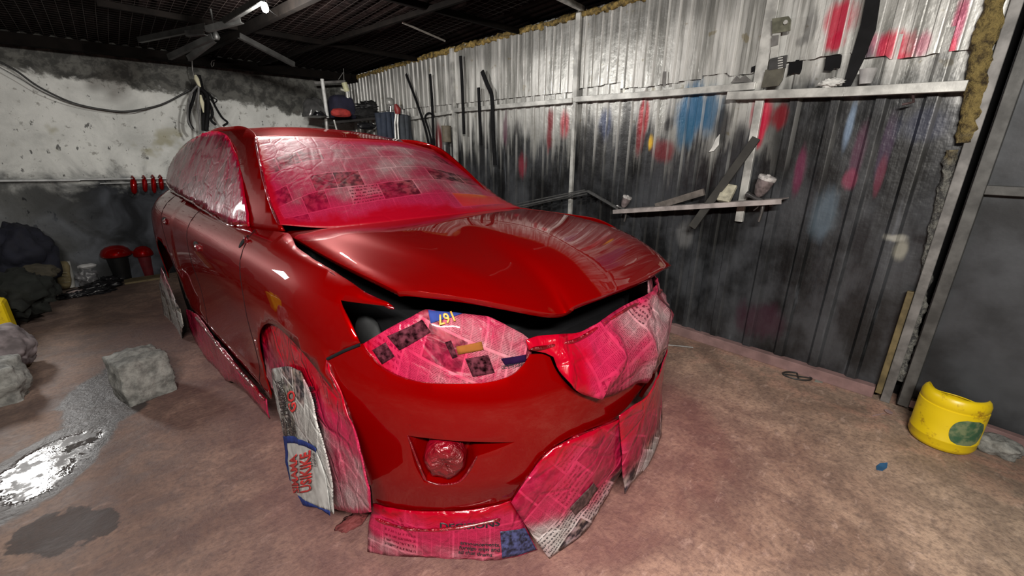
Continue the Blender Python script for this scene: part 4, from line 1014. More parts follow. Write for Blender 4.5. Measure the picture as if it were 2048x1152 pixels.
# printed words lying on the sheets
def words(txt, S, at, right, size, mat, parent, off=.004, bold=0, crk=None, name='printed_words', g=None, flip=1, up=None):
    """text whose baseline starts at pixel at and runs towards pixel right"""
    cu = bpy.data.curves.new(name, 'FONT'); cu.body = txt; cu.size = 1; cu.offset = bold; cu.extrude = 0; cu.resolution_u = 2; cu.space_line = .95
    to = bpy.data.objects.new(name, cu); col.objects.link(to); dg = bpy.context.evaluated_depsgraph_get(); me = bpy.data.meshes.new_from_object(to.evaluated_get(dg))
    bpy.data.objects.remove(to); bpy.data.curves.remove(cu)
    import bmesh
    bm = bmesh.new(); bm.from_mesh(me); bmesh.ops.triangulate(bm, faces=bm.faces); bmesh.ops.subdivide_edges(bm, edges=[e for e in bm.edges if e.calc_length() > .25], cuts=2); bmesh.ops.triangulate(bm, faces=bm.faces)
    a = Vector(solve(S, *at, g)); b = Vector(solve(S, *right, tuple(a))); ex = (b - a).normalized(); ey = Vector((-ex.y, ex.x)) * flip
    xs = [v.co.x for v in bm.verts]; wd = max(xs) - min(xs); k = (b - a).length / wd; ky = size / 1.0
    if up: ey = Vector(solve(S, *up, tuple(a))) - a; ky = 1
    x0_ = min(xs)
    for v in bm.verts:
        pq = a + ex * (v.co.x - x0_) * k + ey * v.co.y * ky
        o_ = off + (crk(pq.x, pq.y) if crk else 0); p = S.ev(pq.x, pq.y) + normal(S, pq.x, pq.y) * o_; v.co = Vector((p[0], -p[1], p[2]))
    bm.to_mesh(me); bm.free(); me.materials.clear(); me.materials.append(mat)
    o = bpy.data.objects.new(name, me); col.objects.link(o); o.parent = parent
    m = o.modifiers.new('solid', 'SOLIDIFY'); m.thickness = .0006; m.offset = 1
    return o
INK = simple('black_ink', (.012, .012, .015), .5, bump=0); INKR = simple('red_ink', (.45, .02, .02), .5, bump=0); INKB = simple('blue_ink', (.02, .035, .16), .8, spec=.1, bump=0); INKY = simple('orange_ink', (.65, .28, .04), .5, bump=0)
WHT = simple('white_newsprint', (.40, .40, .39), .6, bump=0)
crw = crinkle(.008, 21, 11)
film_bead(CN, belt[:6], (-3.0, 1.17), .010, seed=33, off=.003, wob=.6)
words('the sound\nof\nbusiness', FA2, (632, 925), (629, 900), .012, INK, a2, off=.012, crk=cr2, g=(.1, .3)) if 0 else None
T1 = words('announcements,\nforeign trips and\nall that drama', SK, (920, 1086), (1000, 1092), .021, INK, s1, bold=.02, crk=crw, g=(.78, .1))
words('DECISIONS', SK, (880, 1056), (1000, 1050), .035, INK, s1, bold=.03, crk=crw, g=(.78, .1))
cr2 = crinkle(.010, 35, 9)
words('SIMAMA\nUSIKIKE', FA2, (606, 982), (599, 905), .050, INKR, a2, bold=.03, off=.012, up=(588, 983), crk=cr2, g=(-.1, .2))
words('MARRIAGE', FA2, (578, 828), (567, 755), .042, INK, a2, bold=.0, off=.008, up=(561, 830), crk=cr2, g=(-.1, .45))
words('GO', FA2, (597, 822), (591, 778), .055, INKR, a2, bold=.03, off=.008, up=(577, 825), crk=cr2, g=(-.1, .45))
words('MAN GUILTY\nFOR THREAT\nTO KILL', FA2, (576, 870), (571, 834), .016, INK, a2, bold=.02, off=.008, up=(568, 871), crk=cr2, g=(-.1, .4))
words('COUNTY GOVERNMENT OF', FA, (652, 864), (633, 768), .018, INK, a1, bold=.02, off=.008, up=(640, 866), crk=crinkle(.016, 31, 9), g=(.2, .5))
words('UTTO\nNAIROBI', FA2, (633, 930), (629, 903), .014, INK, a2, off=.012, up=(623, 931), crk=cr2, g=(.1, .3))
def strip(S, pts, mat, parent, name, off, crk=None, g=None):
    pp = to_param(S, pts, g)
    o = patch(name, S, [('p', a, b) for a, b in pp], parent, mat, off=off * .6, step=.012, bstep=.01, thick=.0004, crk=crk); return o
strip(FA2, [(567, 872), (588, 872), (628, 888), (640, 893), (640, 903), (600, 888), (578, 884), (586, 984), (603, 990), (664, 1020), (664, 1030), (640, 1014), (600, 1004), (588, 988)], INKB, a2, 'blue_printed_border', .009, cr2, (-.15, .2))
strip(FA2, [(570, 876), (600, 882), (640, 900), (655, 950), (664, 1022), (640, 1012), (588, 986), (576, 930)], WHT, a2, 'white_advert_panel', .006, cr2, (-.15, .2))
strip(SK, [(1000, 1062), (1050, 1056), (1072, 1098), (1004, 1116)], simple('blue_crowd_photo', (.03, .035, .09), .5, var=.9, scale=60), s1, 'printed_photo', .006, crw, (.95, .1))
strip(SK2, [(1134, 1010), (1180, 960), (1192, 975), (1150, 1030)], simple('brown_printed_box', (.06, .03, .03), .6, var=.6, scale=60), s2, 'printed_photo', .006, crinkle(.022, 25, 6), (1.25, .15))
lampcr = crinkle(.007, 11, 9)
hs_ = None
for o in list(car.children):
    if o.name == 'headlamp_masking': hs_ = o
strip(lampS, [(857, 622), (884, 625), (925, 629), (905, 636), (880, 642), (862, 648)], INKB, hs_, 'navy_printed_corner', .008, lampcr, (.7, .95))
PHO = simple('dark_printed_picture', (.05, .012, .018), .9, spec=0, var=.95, scale=55, bump=0); YBX = simple('mustard_printed_box', (.17, .06, .015), .9, spec=0, bump=0); NVY = simple('navy_printed_bar', (.012, .004, .02), .9, spec=0, bump=0)
for pts, m_ in [([(775, 672), (845, 640), (862, 664), (800, 700)], PHO), ([(745, 700), (772, 684), (790, 712), (765, 728)], PHO), ([(930, 716), (975, 708), (988, 744), (945, 752)], PHO), ([(890, 684), (902, 680), (915, 712), (905, 716)], PHO),
                ([(912, 692), (962, 682), (966, 698), (916, 708)], YBX), ([(1000, 716), (1050, 708), (1051, 722), (1010, 732)], NVY)]:
    strip(lampS, pts, m_, hs_, 'printed_photo', .007, lampcr, (.8, .85))
words('167', lampS, (903, 627), (872, 635), .035, INKY, hs_, off=.011, bold=.02, crk=lampcr, g=(.7, .95))
words('BUSINESS ALLEGED', lampS, (1052, 722), (1000, 730), .016, INK, hs_, off=.006, crk=lampcr, g=(1.0, .82))

# ================================================================= things on and by the walls
WIRE = simple('black_cable_sheath', (.02, .02, .02), .5)
def catenary(a, b, sag, n=28):
    a = Vector(a); b = Vector(b); return [a.lerp(b, i / n) - Vector((0, 0, 4 * sag * (i / n) * (1 - i / n))) for i in range(n + 1)]
def px_line(pts, y=None, x=None):
    return [W(a, b, y=y, x=x) for a, b in pts]
def smooth_pts(P_, k=6):
    n = Net([P_, P_], 1, 1); return [n.row(P_, i / ((len(P_) - 1) * k)) for i in range((len(P_) - 1) * k + 1)]
yb = BACKY - .06
m = MB(); m.tube(smooth_pts(px_line([(-15, 118), (30, 140), (80, 175), (150, 207), (220, 221), (262, 222), (320, 210), (365, 188), (392, 172)], y=yb)), .009, 8)
tag(m.build('cable', WIRE, smooth=60), 'thick black cable sagging along the white plaster wall', 'cable')
m = MB(); m.tube(smooth_pts(px_line([(-12, 128), (40, 157), (90, 186), (150, 208), (210, 220), (262, 224), (300, 216)], y=yb - .05)), .004, 6)
tag(m.build('cable', simple('grey_cable', (.10, .10, .10), .6), smooth=60), 'thin grey cable running just below the thick black one', 'cable')
# hook with a bunch of black rubber seals
yh = BACKY - .30
hk = empty('hanging_hook', W(398, 150, y=yh), label='thin wire hook dropping from the roof, holding a bundle of rubber seals', cat='hook')
def child(m, name, mat, par, **kw):
    o = m.build(name, mat, None, **kw); o.parent = par; o.matrix_parent_inverse = par.matrix_world.inverted() if False else Matrix.Translation(-Vector(par.location)); return o
m = MB(); m.tube(px_line([(384, 105), (384, 122), (385, 140), (388, 152), (392, 158)], y=yh), .005, 6); child(m, 'hook_wire', RAILD, hk)
m = MB(); m.tube(px_line([(428, 125), (427, 131), (424, 134), (422, 128), (424, 122), (430, 120)], y=yh), .004, 6)
tag(m.build('hanging_hook', RAILD), 'small empty wire hook hanging right of the seal bundle', 'hook')
seals = [('black rubber seal strip hanging nearest the left of the bundle, curled outwards', [(392, 175), (386, 200), (378, 225), (378, 245), (386, 258)], .016),
         ('black rubber seal hanging straight down the middle of the bundle', [(396, 150), (404, 185), (407, 215), (408, 262)], .026),
         ('long black rubber seal kicking out to the right of the bundle', [(400, 178), (420, 190), (430, 212), (444, 235), (455, 245), (446, 252)], .012),
         ('twisted black rubber seal between the middle and right strips', [(402, 175), (416, 200), (425, 225), (422, 240), (432, 250)], .014),
         ('short looped black rubber seal near the top of the bundle', [(398, 172), (412, 186), (425, 195), (434, 200), (428, 206), (420, 198)], .007),
         ('wide black rubber seal hanging beside the grey one', [(400, 176), (414, 190), (416, 220), (413, 260)], .020)]
for i, (lb, pts, r_) in enumerate(seals):
    m = MB(); m.tube(smooth_pts(px_line(pts, y=yh - .03 - .02 * i), 4), r_, 6); tag(m.build('rubber_seal', RUBBER, smooth=60), lb, 'rubber seal', 'rubber seals in the hanging bundle')
for lb, pts, r_ in [('grey rubber seal at the outer left edge of the hanging bundle', [(394, 172), (382, 188), (376, 215), (376, 240), (384, 258)], .010), ('grey rubber strip dangling to the bottom of the bundle', [(398, 172), (397, 190), (396, 215), (399, 240), (400, 268)], .009)]:
    m = MB(); m.tube(smooth_pts(px_line(pts, y=yh - .16), 4), r_, 6); tag(m.build('rubber_seal', simple('grey_rubber', (.14, .14, .14), .6), smooth=60), lb, 'rubber seal', 'grey seals in the hanging bundle')
IV = simple('cream_cloth', (.55, .53, .38), .8)
m = MB(); m.tube(px_line([(391, 150), (393, 158), (398, 170), (401, 174)], y=yh - .18), [.012, .026, .016, .006], 8); tag(m.build('cloth_strip', IV, smooth=60), 'cream cloth strip knotted at the top of the seal bundle', 'cloth')
m = MB(); m.tube(px_line([(401, 190), (404, 205), (407, 225)], y=yh - .18), [.010, .022, .006], 8); tag(m.build('cloth_strip', IV, smooth=60), 'cream cloth strip hanging among the black seals', 'cloth')

# radiating metal bars under the roof, with a lamp bulb
zc = 2.36
fr_ = empty('ceiling_rack', W(432, 72, z=zc), label='grey frame of radiating angle bars hung under the dark roof', cat='metal frame')
BARM = simple('dusty_grey_steel', (.028, .028, .027), .5, .4, var=.3)
for a, b, z1, z2 in [((280, 85), (415, 58), 2.38, 2.40), ((340, 119), (428, 78), 2.22, 2.34), ((379, 122), (430, 84), 2.20, 2.33), ((415, 64), (485, 46), 2.36, 2.40), ((445, 52), (528, 3), 2.40, 2.44), ((478, 76), (588, 133), 2.38, 2.26), ((375, 73), (412, 70), 2.36, 2.36)]:
    m = MB(); p, q = W(*a, z=z1), W(*b, z=z2); m.bar(p, q, .03, .006); up = Vector((0, 0, .02)); sd = (q - p).cross(Vector((0, 0, 1))).normalized() * .014
    m.bar(p + sd + up, q + sd + up, .006, .04); child(m, 'angle_bar', BARM, fr_)
m = MB(); c_ = W(432, 74, z=zc); m.lathe([(.02, -.02), (.03, .0), (.02, .03), (.008, .05), (.008, .20)], 20, Matrix.Translation(c_)); child(m, 'hub', BARM, fr_, smooth=50)
bl = empty('light_bulb', W(529, 9, z=2.44), label='small white lamp bulb at the end of the longest bar, at the top edge', cat='bulb')
m = MB(); m.lathe([(.004, -.05), (.018, -.042), (.024, -.02), (.018, .004), (.012, .012)], 16, Matrix.Translation(bl.location)); GLS = simple('lit_frosted_glass', (.8, .8, .8), .2, bump=0); _p = GLS.node_tree.nodes['Principled BSDF']; _p.inputs['Emission Color'].default_value = (1, .97, .92, 1); _p.inputs['Emission Strength'].default_value = 3
child(m, 'glass', GLS, bl, smooth=60); bulb_l.location = bl.location + Vector((0, 0, -.10))
m = MB(); m.lathe([(.013, .010), (.013, .035), (.02, .04), (.02, .05)], 12, Matrix.Translation(bl.location)); child(m, 'bulb_holder', DARKGREY, bl)
m = MB(); m.tube(smooth_pts([W(532, 14, z=2.43), W(545, 25, z=2.45), W(556, 32, z=2.47)], 4), .002, 5); child(m, 'flex', WIRE, bl)

# pale pipes along the back wall with four red painted parts hung on them
PIPE = simple('pale_grey_pipe', (.42, .43, .43), .4, .2)
yp = BACKY - .05
for lb, a, b, r_ in [('pale grey pipe run along the back wall, left length', (-10, 362), (160, 360), .014), ('pale grey pipe on the back wall behind the red parts', (155, 359), (352, 357), .011), ('thinner grey pipe just under the other, on the back wall', (200, 367), (352, 364), .007)]:
    m = MB(); m.tube([W(*a, y=yp), W(*b, y=yp)], r_, 10); tag(m.build('pipe', PIPE, smooth=50), lb, 'pipe')
ps_ = ['leftmost and widest of the four glossy red parts hooked on the wall pipe', 'second from the left of the four glossy red parts on the wall pipe', 'third from the left of the four glossy red parts on the wall pipe', 'rightmost of the four glossy red parts on the wall pipe, next to the car']
for (x, y0, y1, wd), lb in zip([(266, 358, 388, .030), (288, 357, 384, .024), (306, 356, 386, .024), (321, 356, 380, .024)], ps_):
    e = empty('painted_clip', W(x, y0, y=yp - .03), label=lb, cat='car part', group='red painted parts on the wall pipe')
    a, b = W(x, y0, y=yp - .035), W(x + 3, y1, y=yp - .035); mid = a.lerp(b, .5)
    m = MB(); m.tube([a, a.lerp(b, .15), a.lerp(b, .5) - Vector((0, .015, 0)), a.lerp(b, .85), b], [wd * .6, wd, wd, wd * .9, wd * .4], 12); child(m, 'grip', PAINT, e, smooth=60)
    m = MB(); m.tube([a + Vector((-.01, .05, .01)), a + Vector((0, 0, .03)), a + Vector((.01, -.02, 0))], .010, 8); child(m, 'hook_end', PAINT, e, smooth=60)

# ---- storage rack in the far corner
SHZ = W(700, 241, y=5.95).z + .015
SHX = simple('black_plastic_bag', (.010, .010, .012), .32, var=.4); CLOTHN = simple('dark_navy_cloth', (.012, .012, .03), .85, bump=.4); CLOTHR = simple('red_cloth', (.36, .03, .025), .8, bump=.5)
yk = 5.95
rk = empty('storage_rack', W(700, 262, y=yk), label='dark rack in the far corner with a white upright and cluttered shelf', cat='rack')
m = MB(); m.tube([W(644, 158, y=yk - .15), W(655, 236, y=yk - .15)], .022, 10); child(m, 'upright', simple('white_painted_pipe', (.55, .56, .55), .4), rk, smooth=50)
m = MB(); m.tube([W(652, 236, y=yk - .15), W(654, 262, y=yk - .15)], .02, 10); child(m, 'upright', RAILM, rk, smooth=50)
m = MB(); m.tube([W(668, 240, y=yk - .2), W(674, 262, y=yk - .2)], .012, 8); child(m, 'upright', RAILM, rk, smooth=50)
a, b = W(655, 246, y=yk), W(762, 236, y=yk); m = MB(); m.bar(a, b, .40, .03); child(m, 'shelf_board', simple('dark_board', (.02, .018, .018), .7), rk, bevel=.003)
m = MB(); m.bar(W(628, 166, y=yk + .3), W(690, 163, y=yk + .3), .03, .03); child(m, 'top_rail', RAILD, rk)
def lumppx(name, px, py, rx, ry, y, mat, lb, cat, seed, depth=None, amp=.25, freq=1.4, fold=0, group=None, **kw):
    """soft or irregular thing sized in pixels at depth y"""
    c_ = W(px, py, y=y); wx = abs(W(px + rx, py, y=y).x - W(px - rx, py, y=y).x) / 2; hz = abs(W(px, py + ry, y=y).z - W(px, py - ry, y=y).z) / 2
    o = lump(name, c_, (wx, depth or min(wx, hz) * .8, hz), mat, None, seed=seed, amp=amp, freq=freq, fold=fold, **kw)
    return tag(o, lb, cat, group)
lumppx('plastic_bag', 632, 235, 26, 36, yk - .05, simple('smoky_plastic', (.06, .06, .06), .25), 'smoky grey plastic bag on the rack left of the white upright', 'bag', 2, amp=.2, flat=SHZ, fold=.25)
lumppx('plastic_bag', 640, 245, 18, 22, yk - .28, SHX, 'small black plastic bag slumped at the foot of the white upright', 'bag', 5, amp=.3, flat=SHZ, fold=.3)
lumppx('rucksack', 684, 222, 26, 32, yk - .02, CLOTHN, 'dark navy rucksack standing on the rack with a red cloth in front', 'bag', 8, amp=.08, flat=SHZ, cubic=.3, fold=.1)
lumppx('folded_cloth', 682, 226, 20, 9, yk - .32, CLOTHR, 'bright red folded cloth on the rack shelf', 'cloth', 11, amp=.2, flat=SHZ, fold=.3)
lumppx('cloth_heap', 733, 228, 24, 9, yk - .12, simple('black_cloth', (.008, .008, .009), .8), 'low heap of black rags on the right end of the rack shelf', 'cloth', 13, amp=.45, flat=SHZ, fold=.6, freq=2.2)
lumppx('cloth_heap', 745, 214, 22, 8, yk - .05, simple('black_coiled_hose', (.008, .008, .009), .5), 'tangle of black hose on top of the rag heap', 'hose', 15, amp=.6, flat=SHZ+.05, fold=.8, freq=3)
lumppx('car_part', 733, 252, 18, 7, yk - .2, SHX, 'dark car part stored under the rack shelf', 'car part', 17, amp=.35)
# yellow-white tin on the rack
e = empty('sealant_gun', W(690, 178, y=yk - .1), label='cream cylinder with a side handle hanging above the rucksack', cat='tool')
a, b = W(688, 165, y=yk - .1), W(694, 183, y=yk - .1)
m = MB(); m.tube([a, b], .035, 16); child(m, 'cylinder', simple('cream_plastic', (.62, .62, .38), .5), e, smooth=50)
m = MB(); m.tube([b + Vector((-.08, 0, .02)), b], .014, 8); child(m, 'handle', simple('cream_metal', (.5, .5, .42), .5), e, smooth=50)
m = MB(); m.tube([b, b - Vector((0, 0, .09))], .022, 12); child(m, 'neck', RAILM, e, smooth=50)
m = MB(); m.tube([a, W(687, 137, y=yk - .1)], .004, 6); m.tube([W(687, 144, y=yk - .1), W(677, 159, y=yk - .1)], .004, 6); child(m, 'hanging_wire', RAILD, e)
# jackets, gun and red-headed cutters on the right end
def drape(name, pts_top, drop, y, mat, lb, cat, folds=5, depth=.05, seed=0):
    a, b = W(*pts_top[0], y=y), W(*pts_top[1], y=y); vs = []; fs = []; nu, nv = 36, 16; L = (b - a)
    for j in range(nv + 1):
        v = j / nv
        for i in range(nu + 1):
            u = i / nu; p = a + L * u - Vector((0, 0, drop * v)); p.y += -depth * (.6 + .5 * v) * math.sin(u * folds * 2 * PI + seed + v) * .5 - depth * math.sin(PI * u)
            p.x += .02 * math.sin(v * 4 + u * 9 + seed) * v; vs.append(p)
    for j in range(nv):
        for i in range(nu): k = j * (nu + 1) + i; fs.append((k, k + 1, k + nu + 2, k + nu + 1))
    m = MB(); m.add(vs, fs); o = m.build(name, mat, smooth=180); s_ = o.modifiers.new('solid', 'SOLIDIFY'); s_.thickness = .03; return tag(o, lb, cat)
drape('jacket', ((752, 226), (786, 224)), .5, 5.15, simple('dark_blue_denim', (.018, .026, .045), .8, bump=.4), 'dark blue denim jacket hung at the right end of the rack', 'jacket', 4)
drape('jacket', ((792, 228), (815, 232)), .45, 5.05, simple('charcoal_denim', (.035, .042, .052), .8, bump=.4), 'charcoal grey jacket hung beside the red headed cutters', 'jacket', 3, seed=2)
e = empty('bolt_cutter', W(795, 222, y=5.0), label='bolt cutters with a dark red head and two pale handles pointing down', cat='tool')
a = W(795, 222, y=4.97); m = MB(); m.tube([W(791, 208, y=4.97), W(795, 218, y=4.97), W(796, 228, y=4.97)], [.015, .042, .03], 10); child(m, 'head', simple('dark_red_head', (.20, .015, .015), .5), e, smooth=60)
for dx in (-1, 3):
    m = MB(); m.tube([W(793 + dx, 228, y=4.97), W(791 + dx * 1.4, 246, y=4.97), W(793 + dx * 1.5, 285, y=4.97)], .010, 8); child(m, 'handle', simple('white_handle', (.7, .7, .68), .4), e, smooth=60)
e = empty('spray_gun', W(781, 215, y=5.08), label='chrome spray gun with clear cup standing on the hung jackets', cat='spray gun')
m = MB(); m.lathe([(.045, 0), (.05, .02), (.05, .06), (.03, .08)], 16, Matrix.Translation(W(780, 210, y=5.08))); child(m, 'cup', simple('smoky_cup', (.20, .20, .19), .3), e, smooth=50)
m = MB(); m.tube([W(781, 213, y=5.08), W(781, 224, y=5.08)], .018, 10); child(m, 'body', simple('chrome', (.7, .7, .7), .2, 1, bump=0), e, smooth=50)

# ---- black strips leaning on the far part of the right wall
for lb, pts, wd in [('long black strip leaning diagonally beside the hung jackets', [(812, 148), (832, 200), (850, 255), (858, 292)], .03),
                    ('straight black strip hanging between the jackets and the first white post', [(860, 148), (864, 200), (866, 255), (868, 300)], .035),
                    ('long straight black strip just right of the first white post', [(921, 112), (924, 160), (926, 215), (928, 268)], .035),
                    ('shorter black strip standing behind the rail, second from the white post', [(957, 175), (959, 220), (962, 290)], .035),
                    ('bent black strip, rightmost of those on the corrugated wall', [(964, 142), (975, 170), (984, 195), (986, 260), (990, 330)], .045),
                    ('curved dark hose hooked over the rail above the jackets', [(868, 300), (858, 262), (850, 236), (858, 226), (868, 232)], .02)]:
    P_ = smooth_pts([RW(a, b, .09) for a, b in pts], 4); m = MB()
    for p, q in zip(P_[:-1], P_[1:]): m.bar(p, q + (q - p) * .04, wd, .012, up=_fn)
    tag(m.build('rubber_strip', RUBBER), lb, 'rubber strip', 'black strips on the corrugated wall')
e = empty('hanging_tin', RW(893, 258, .1), label='brown tin hung by wire against the first white post', cat='tin')
m = MB(); c_ = RW(893, 268, .1); m.lathe([(.05, -.09), (.055, -.08), (.05, 0), (.055, .07), (.06, .09)], 20, Matrix.Translation(c_)); child(m, 'tin_body', simple('brown_tin', (.13, .11, .08), .6), e, smooth=40)
m = MB(); m.tube([c_ + Vector((0, -.05, .08)), RW(893, 234, .1), c_ + Vector((0, .05, .08))], .003, 5); child(m, 'wire', RAILD, e)

# ---- shelf rail with the spray guns
GR = simple('worn_grey_steel', (.22, .21, .205), .5, .4, var=.4)
sh = empty('wall_shelf', RW(1400, 408, .12), label='pale steel angle shelf screwed to the sooty corrugated wall', cat='shelf')
a, b = RW(1236, 419, .13), RW(1571, 397, .13)
m = MB(); m.bar(a, b, .15, .006); m.bar(a + Vector((-.075, 0, -.014)), b + Vector((-.075, 0, -.014)), .006, .032); child(m, 'shelf_angle', simple('pinkish_grey_steel', (.36, .32, .31), .5, .2, var=.3), sh, bevel=.001)
for k in (.1, .5, .93):
    p = a.lerp(b, k); m = MB(); m.bar(p + Vector((.05, 0, -.05)), p + Vector((.05, 0, 0)), .02, .02); child(m, 'bracket', RAILD, sh)
m = MB(); m.bar(RW(1237, 417, .14), RW(1176, 382, .12), .02, .02); m.bar(RW(1176, 382, .12), RW(1030, 414, .12), .02, .014); m.tube([RW(1174, 388, .11), RW(1110, 400, .11), RW(1040, 416, .11)], .008, 6); m.tube([RW(1170, 380, .11), RW(1100, 394, .11), RW(1025, 410, .11)], .006, 6)
tag(m.build('bent_rod', simple('dark_dusty_rod', (.09, .09, .09), .5, .3)), 'dark bent steel rods running from the shelf towards the windscreen', 'rod')
def gun(px, py, k, yaw, lb, tilt):
    c_ = RW(px, py, .15); e = empty('spray_gun', c_, label=lb, cat='spray gun')
    T = Matrix.Translation(c_) @ Matrix.Rotation(yaw, 4, 'Z') @ Matrix.Rotation(tilt, 4, 'X') @ Matrix.Scale(k, 4)
    m = MB(); m.lathe([(.012, -.02), (.030, .0), (.046, .05), (.050, .10), (.050, .105)], 24, T); child(m, 'cup', simple('stained_grey_cup', (.16, .13, .13), .4, var=.5, scale=25), e, smooth=50)
    m = MB(); m.lathe([(.054, .100), (.055, .118), (.05, .122), (.012, .124), (.012, .132), (.008, .134)], 24, T)
    child(m, 'lid', simple('pale_lid', (.45, .43, .42), .5, var=.4, scale=40), e, smooth=40)
    CH = simple('dirty_chrome', (.25, .25, .25), .3, .9)
    m = MB(); m.tube([T @ Vector((0, .05, -.03)), T @ Vector((0, -.06, -.03))], .014 * k, 10); m.tube([T @ Vector((0, 0, -.03)), T @ Vector((0, 0, -.0))], .012 * k, 8); child(m, 'gun_body', CH, e, smooth=50)
    m = MB(); m.tube([T @ Vector((0, -.05, -.03)), T @ Vector((.0, -.075, -.10)), T @ Vector((0, -.085, -.16))], [.013 * k, .012 * k, .011 * k], 8); child(m, 'handle', CH, e, smooth=50)
    m = MB(); m.tube([T @ Vector((0, -.02, -.04)), T @ Vector((0, -.035, -.08)), T @ Vector((0, -.02, -.11))], .004 * k, 6); child(m, 'trigger', CH, e)
    m = MB(); m.tube([T @ Vector((0, .05, -.03)), T @ Vector((0, .075, -.03))], [.016 * k, .020 * k], 12); child(m, 'nozzle', CH, e, smooth=50)
gun(1247, 412, .72, .2, 'small spray gun with silvery cup at the left end of the shelf', .35)
gun(1518, 388, 1.0, -.2, 'larger spray gun with stained cup at the right end of the wall shelf', .32)
WOODD = simple('blackened_wood', (.022, .020, .017), .7, var=.4, scale=8)
m = MB(); a, b = RW(1384, 455, .22), RW(1513, 276, .05); m.bar(a, b, .055, .02, up=(-1, 0, 0)); tag(m.build('wooden_plank', WOODD, bevel=.002), 'blackened wooden plank leaning diagonally across the wall shelf', 'plank')
m = MB(); a, b = RW(1312, 413, .10), RW(1408, 384, .10); m.bar(a, b, .03, .05); tag(m.build('wooden_plank', simple('greyed_wood', (.11, .095, .085), .7, var=.4), bevel=.002), 'short grey plank lying slanted on the left half of the shelf', 'plank')
m = MB(); a, b = RW(1446, 403, .17), RW(1462, 370, .11); m.bar(a, b, .085, .03, up=(-1, 0, 0)); o = m.build('sanding_block', simple('pale_worn_wood', (.36, .34, .26), .7, var=.3, scale=30), bevel=.003); tag(o, 'pale scuffed sanding block propped on the shelf against the plank', 'block')
# hinge bracket, black strip, torn holes, hook
e = empty('door_bracket', RW(1558, 110, .09), label='bare metal bracket with slotted plate hanging beside the white post', cat='bracket')
BRM = simple('bare_dull_metal', (.16, .16, .12), .45, .5, var=.4, scale=14)
def wplate(pts, off, th, mat, name, par=None, bevel=.001):
    m = MB(); m.prism([RW(a, b, off) for a, b in pts], th, (-1, 0, 0)); return child(m, name, mat, par, bevel=bevel) if par else m.build(name, mat, bevel=bevel)
wplate([(1545, 38), (1578, 33), (1583, 40), (1581, 62), (1545, 68)], .09, .012, BRM, 'upper_plate', e)
wplate([(1546, 68), (1562, 66), (1556, 118), (1540, 120)], .09, .010, simple('pale_bare_metal', (.42, .42, .40), .5, .3), 'strap', e)
wplate([(1544, 72), (1558, 70), (1556, 90), (1543, 94)], .10, .006, RAILD, 'dark_patch', e)
wplate([(1541, 118), (1576, 110), (1572, 136), (1538, 141)], .10, .012, simple('dark_slotted_plate', (.05, .05, .05), .5, .4), 'slotted_plate', e)
for k in range(5): wplate([(1556, 116 + k * 5), (1566, 114 + k * 5), (1566, 116 + k * 5), (1556, 118 + k * 5)], .113, .003, RAILM, 'slot', e, bevel=0)
wplate([(1532, 140), (1571, 136), (1566, 160), (1558, 172), (1523, 176)], .095, .014, simple('dull_brown_plate', (.10, .095, .075), .5, .4), 'lower_plate', e)
m = MB(); c_ = RW(1572, 45, .105); m.tube([c_, c_ - Vector((.012, 0, 0))], .012, 14); child(m, 'bolt', RAILM, e)
strp = wplate([(1736, -20), (1764, -20), (1752, 60), (1728, 120), (1702, 172), (1686, 172), (1704, 110), (1722, 50)], .05, .012, RUBBER, 'black_strip'); tag(strp, 'wide black rubber strip running down the sprayed wall above the rail', 'rubber strip')
for lb, pts in [('torn black hole in the sheet beside the metal bracket', [(1578, 126), (1590, 124), (1592, 120), (1606, 119), (1604, 138), (1600, 148), (1588, 146), (1574, 152), (1577, 140)]), ('torn black hole in the sheet under the red spray marks', [(1652, 114), (1668, 111), (1684, 110), (1683, 124), (1680, 136), (1668, 136), (1664, 142), (1647, 141), (1650, 130)]), ('small torn hole at the left edge of the white post', [(1503, 134), (1511, 131), (1510, 143), (1502, 145)])]:
    o = wplate(pts, .0365, .0015, BLACK, 'torn_hole', bevel=0); tag(o, lb, 'hole')
o = wplate([(1462, 166), (1474, 152), (1480, 158), (1490, 150), (1507, 165)], .06, .01, RAILD, 'metal_scrap'); tag(o, 'dark zigzag scrap of steel standing on the rail by the white post', 'scrap')
o = wplate([(1327, 143), (1333, 143), (1332, 172), (1326, 173)], .05, .005, RAILD, 'metal_scrap'); tag(o, 'small upright strip of dark steel on the rail, far left of the post', 'scrap')
m = MB(); m.tube([RW(1826, 190, .06), RW(1827, 204, .09), RW(1815, 207, .1), RW(1804, 209, .1)], .006, 8); tag(m.build('wall_hook', simple('dark_brown_iron', (.08, .05, .05), .6, .3)), 'small rusty hook under the rail on the sooty sheets', 'hook')
e = empty('plastic_cup', RW(1730, 160, .1), label='clear plastic cup standing on the rail right of the black strip', cat='cup')
c_ = RW(1730, 168, .09); m = MB(); m.lathe([(.028, 0), (.032, .03), (.040, .07), (.042, .075), (.038, .072), (.030, .03), (.026, .004)], 20, Matrix.Translation(c_)); child(m, 'cup_body', simple('milky_plastic', (.42, .42, .42), .3), e, smooth=50)
lumppx2 = None
c_ = RW(1663, 166, .09); o = lump('crumpled_paper', c_, (.02, .05, .022), simple('crumpled_white_paper', (.6, .6, .58), .8), seed=3, amp=.5, fold=.6, freq=2); tag(o, 'scrap of crumpled white paper on the rail under the torn hole', 'paper')
o = wplate([(1432, 278), (1440, 268), (1438, 290), (1428, 302), (1418, 304), (1424, 296)], .03, .006, simple('peeling_white_film', (.62, .62, .6), .5), 'peeling_tape'); tag(o, 'curled white flake of tape peeling from the blue sprayed sheets', 'tape')

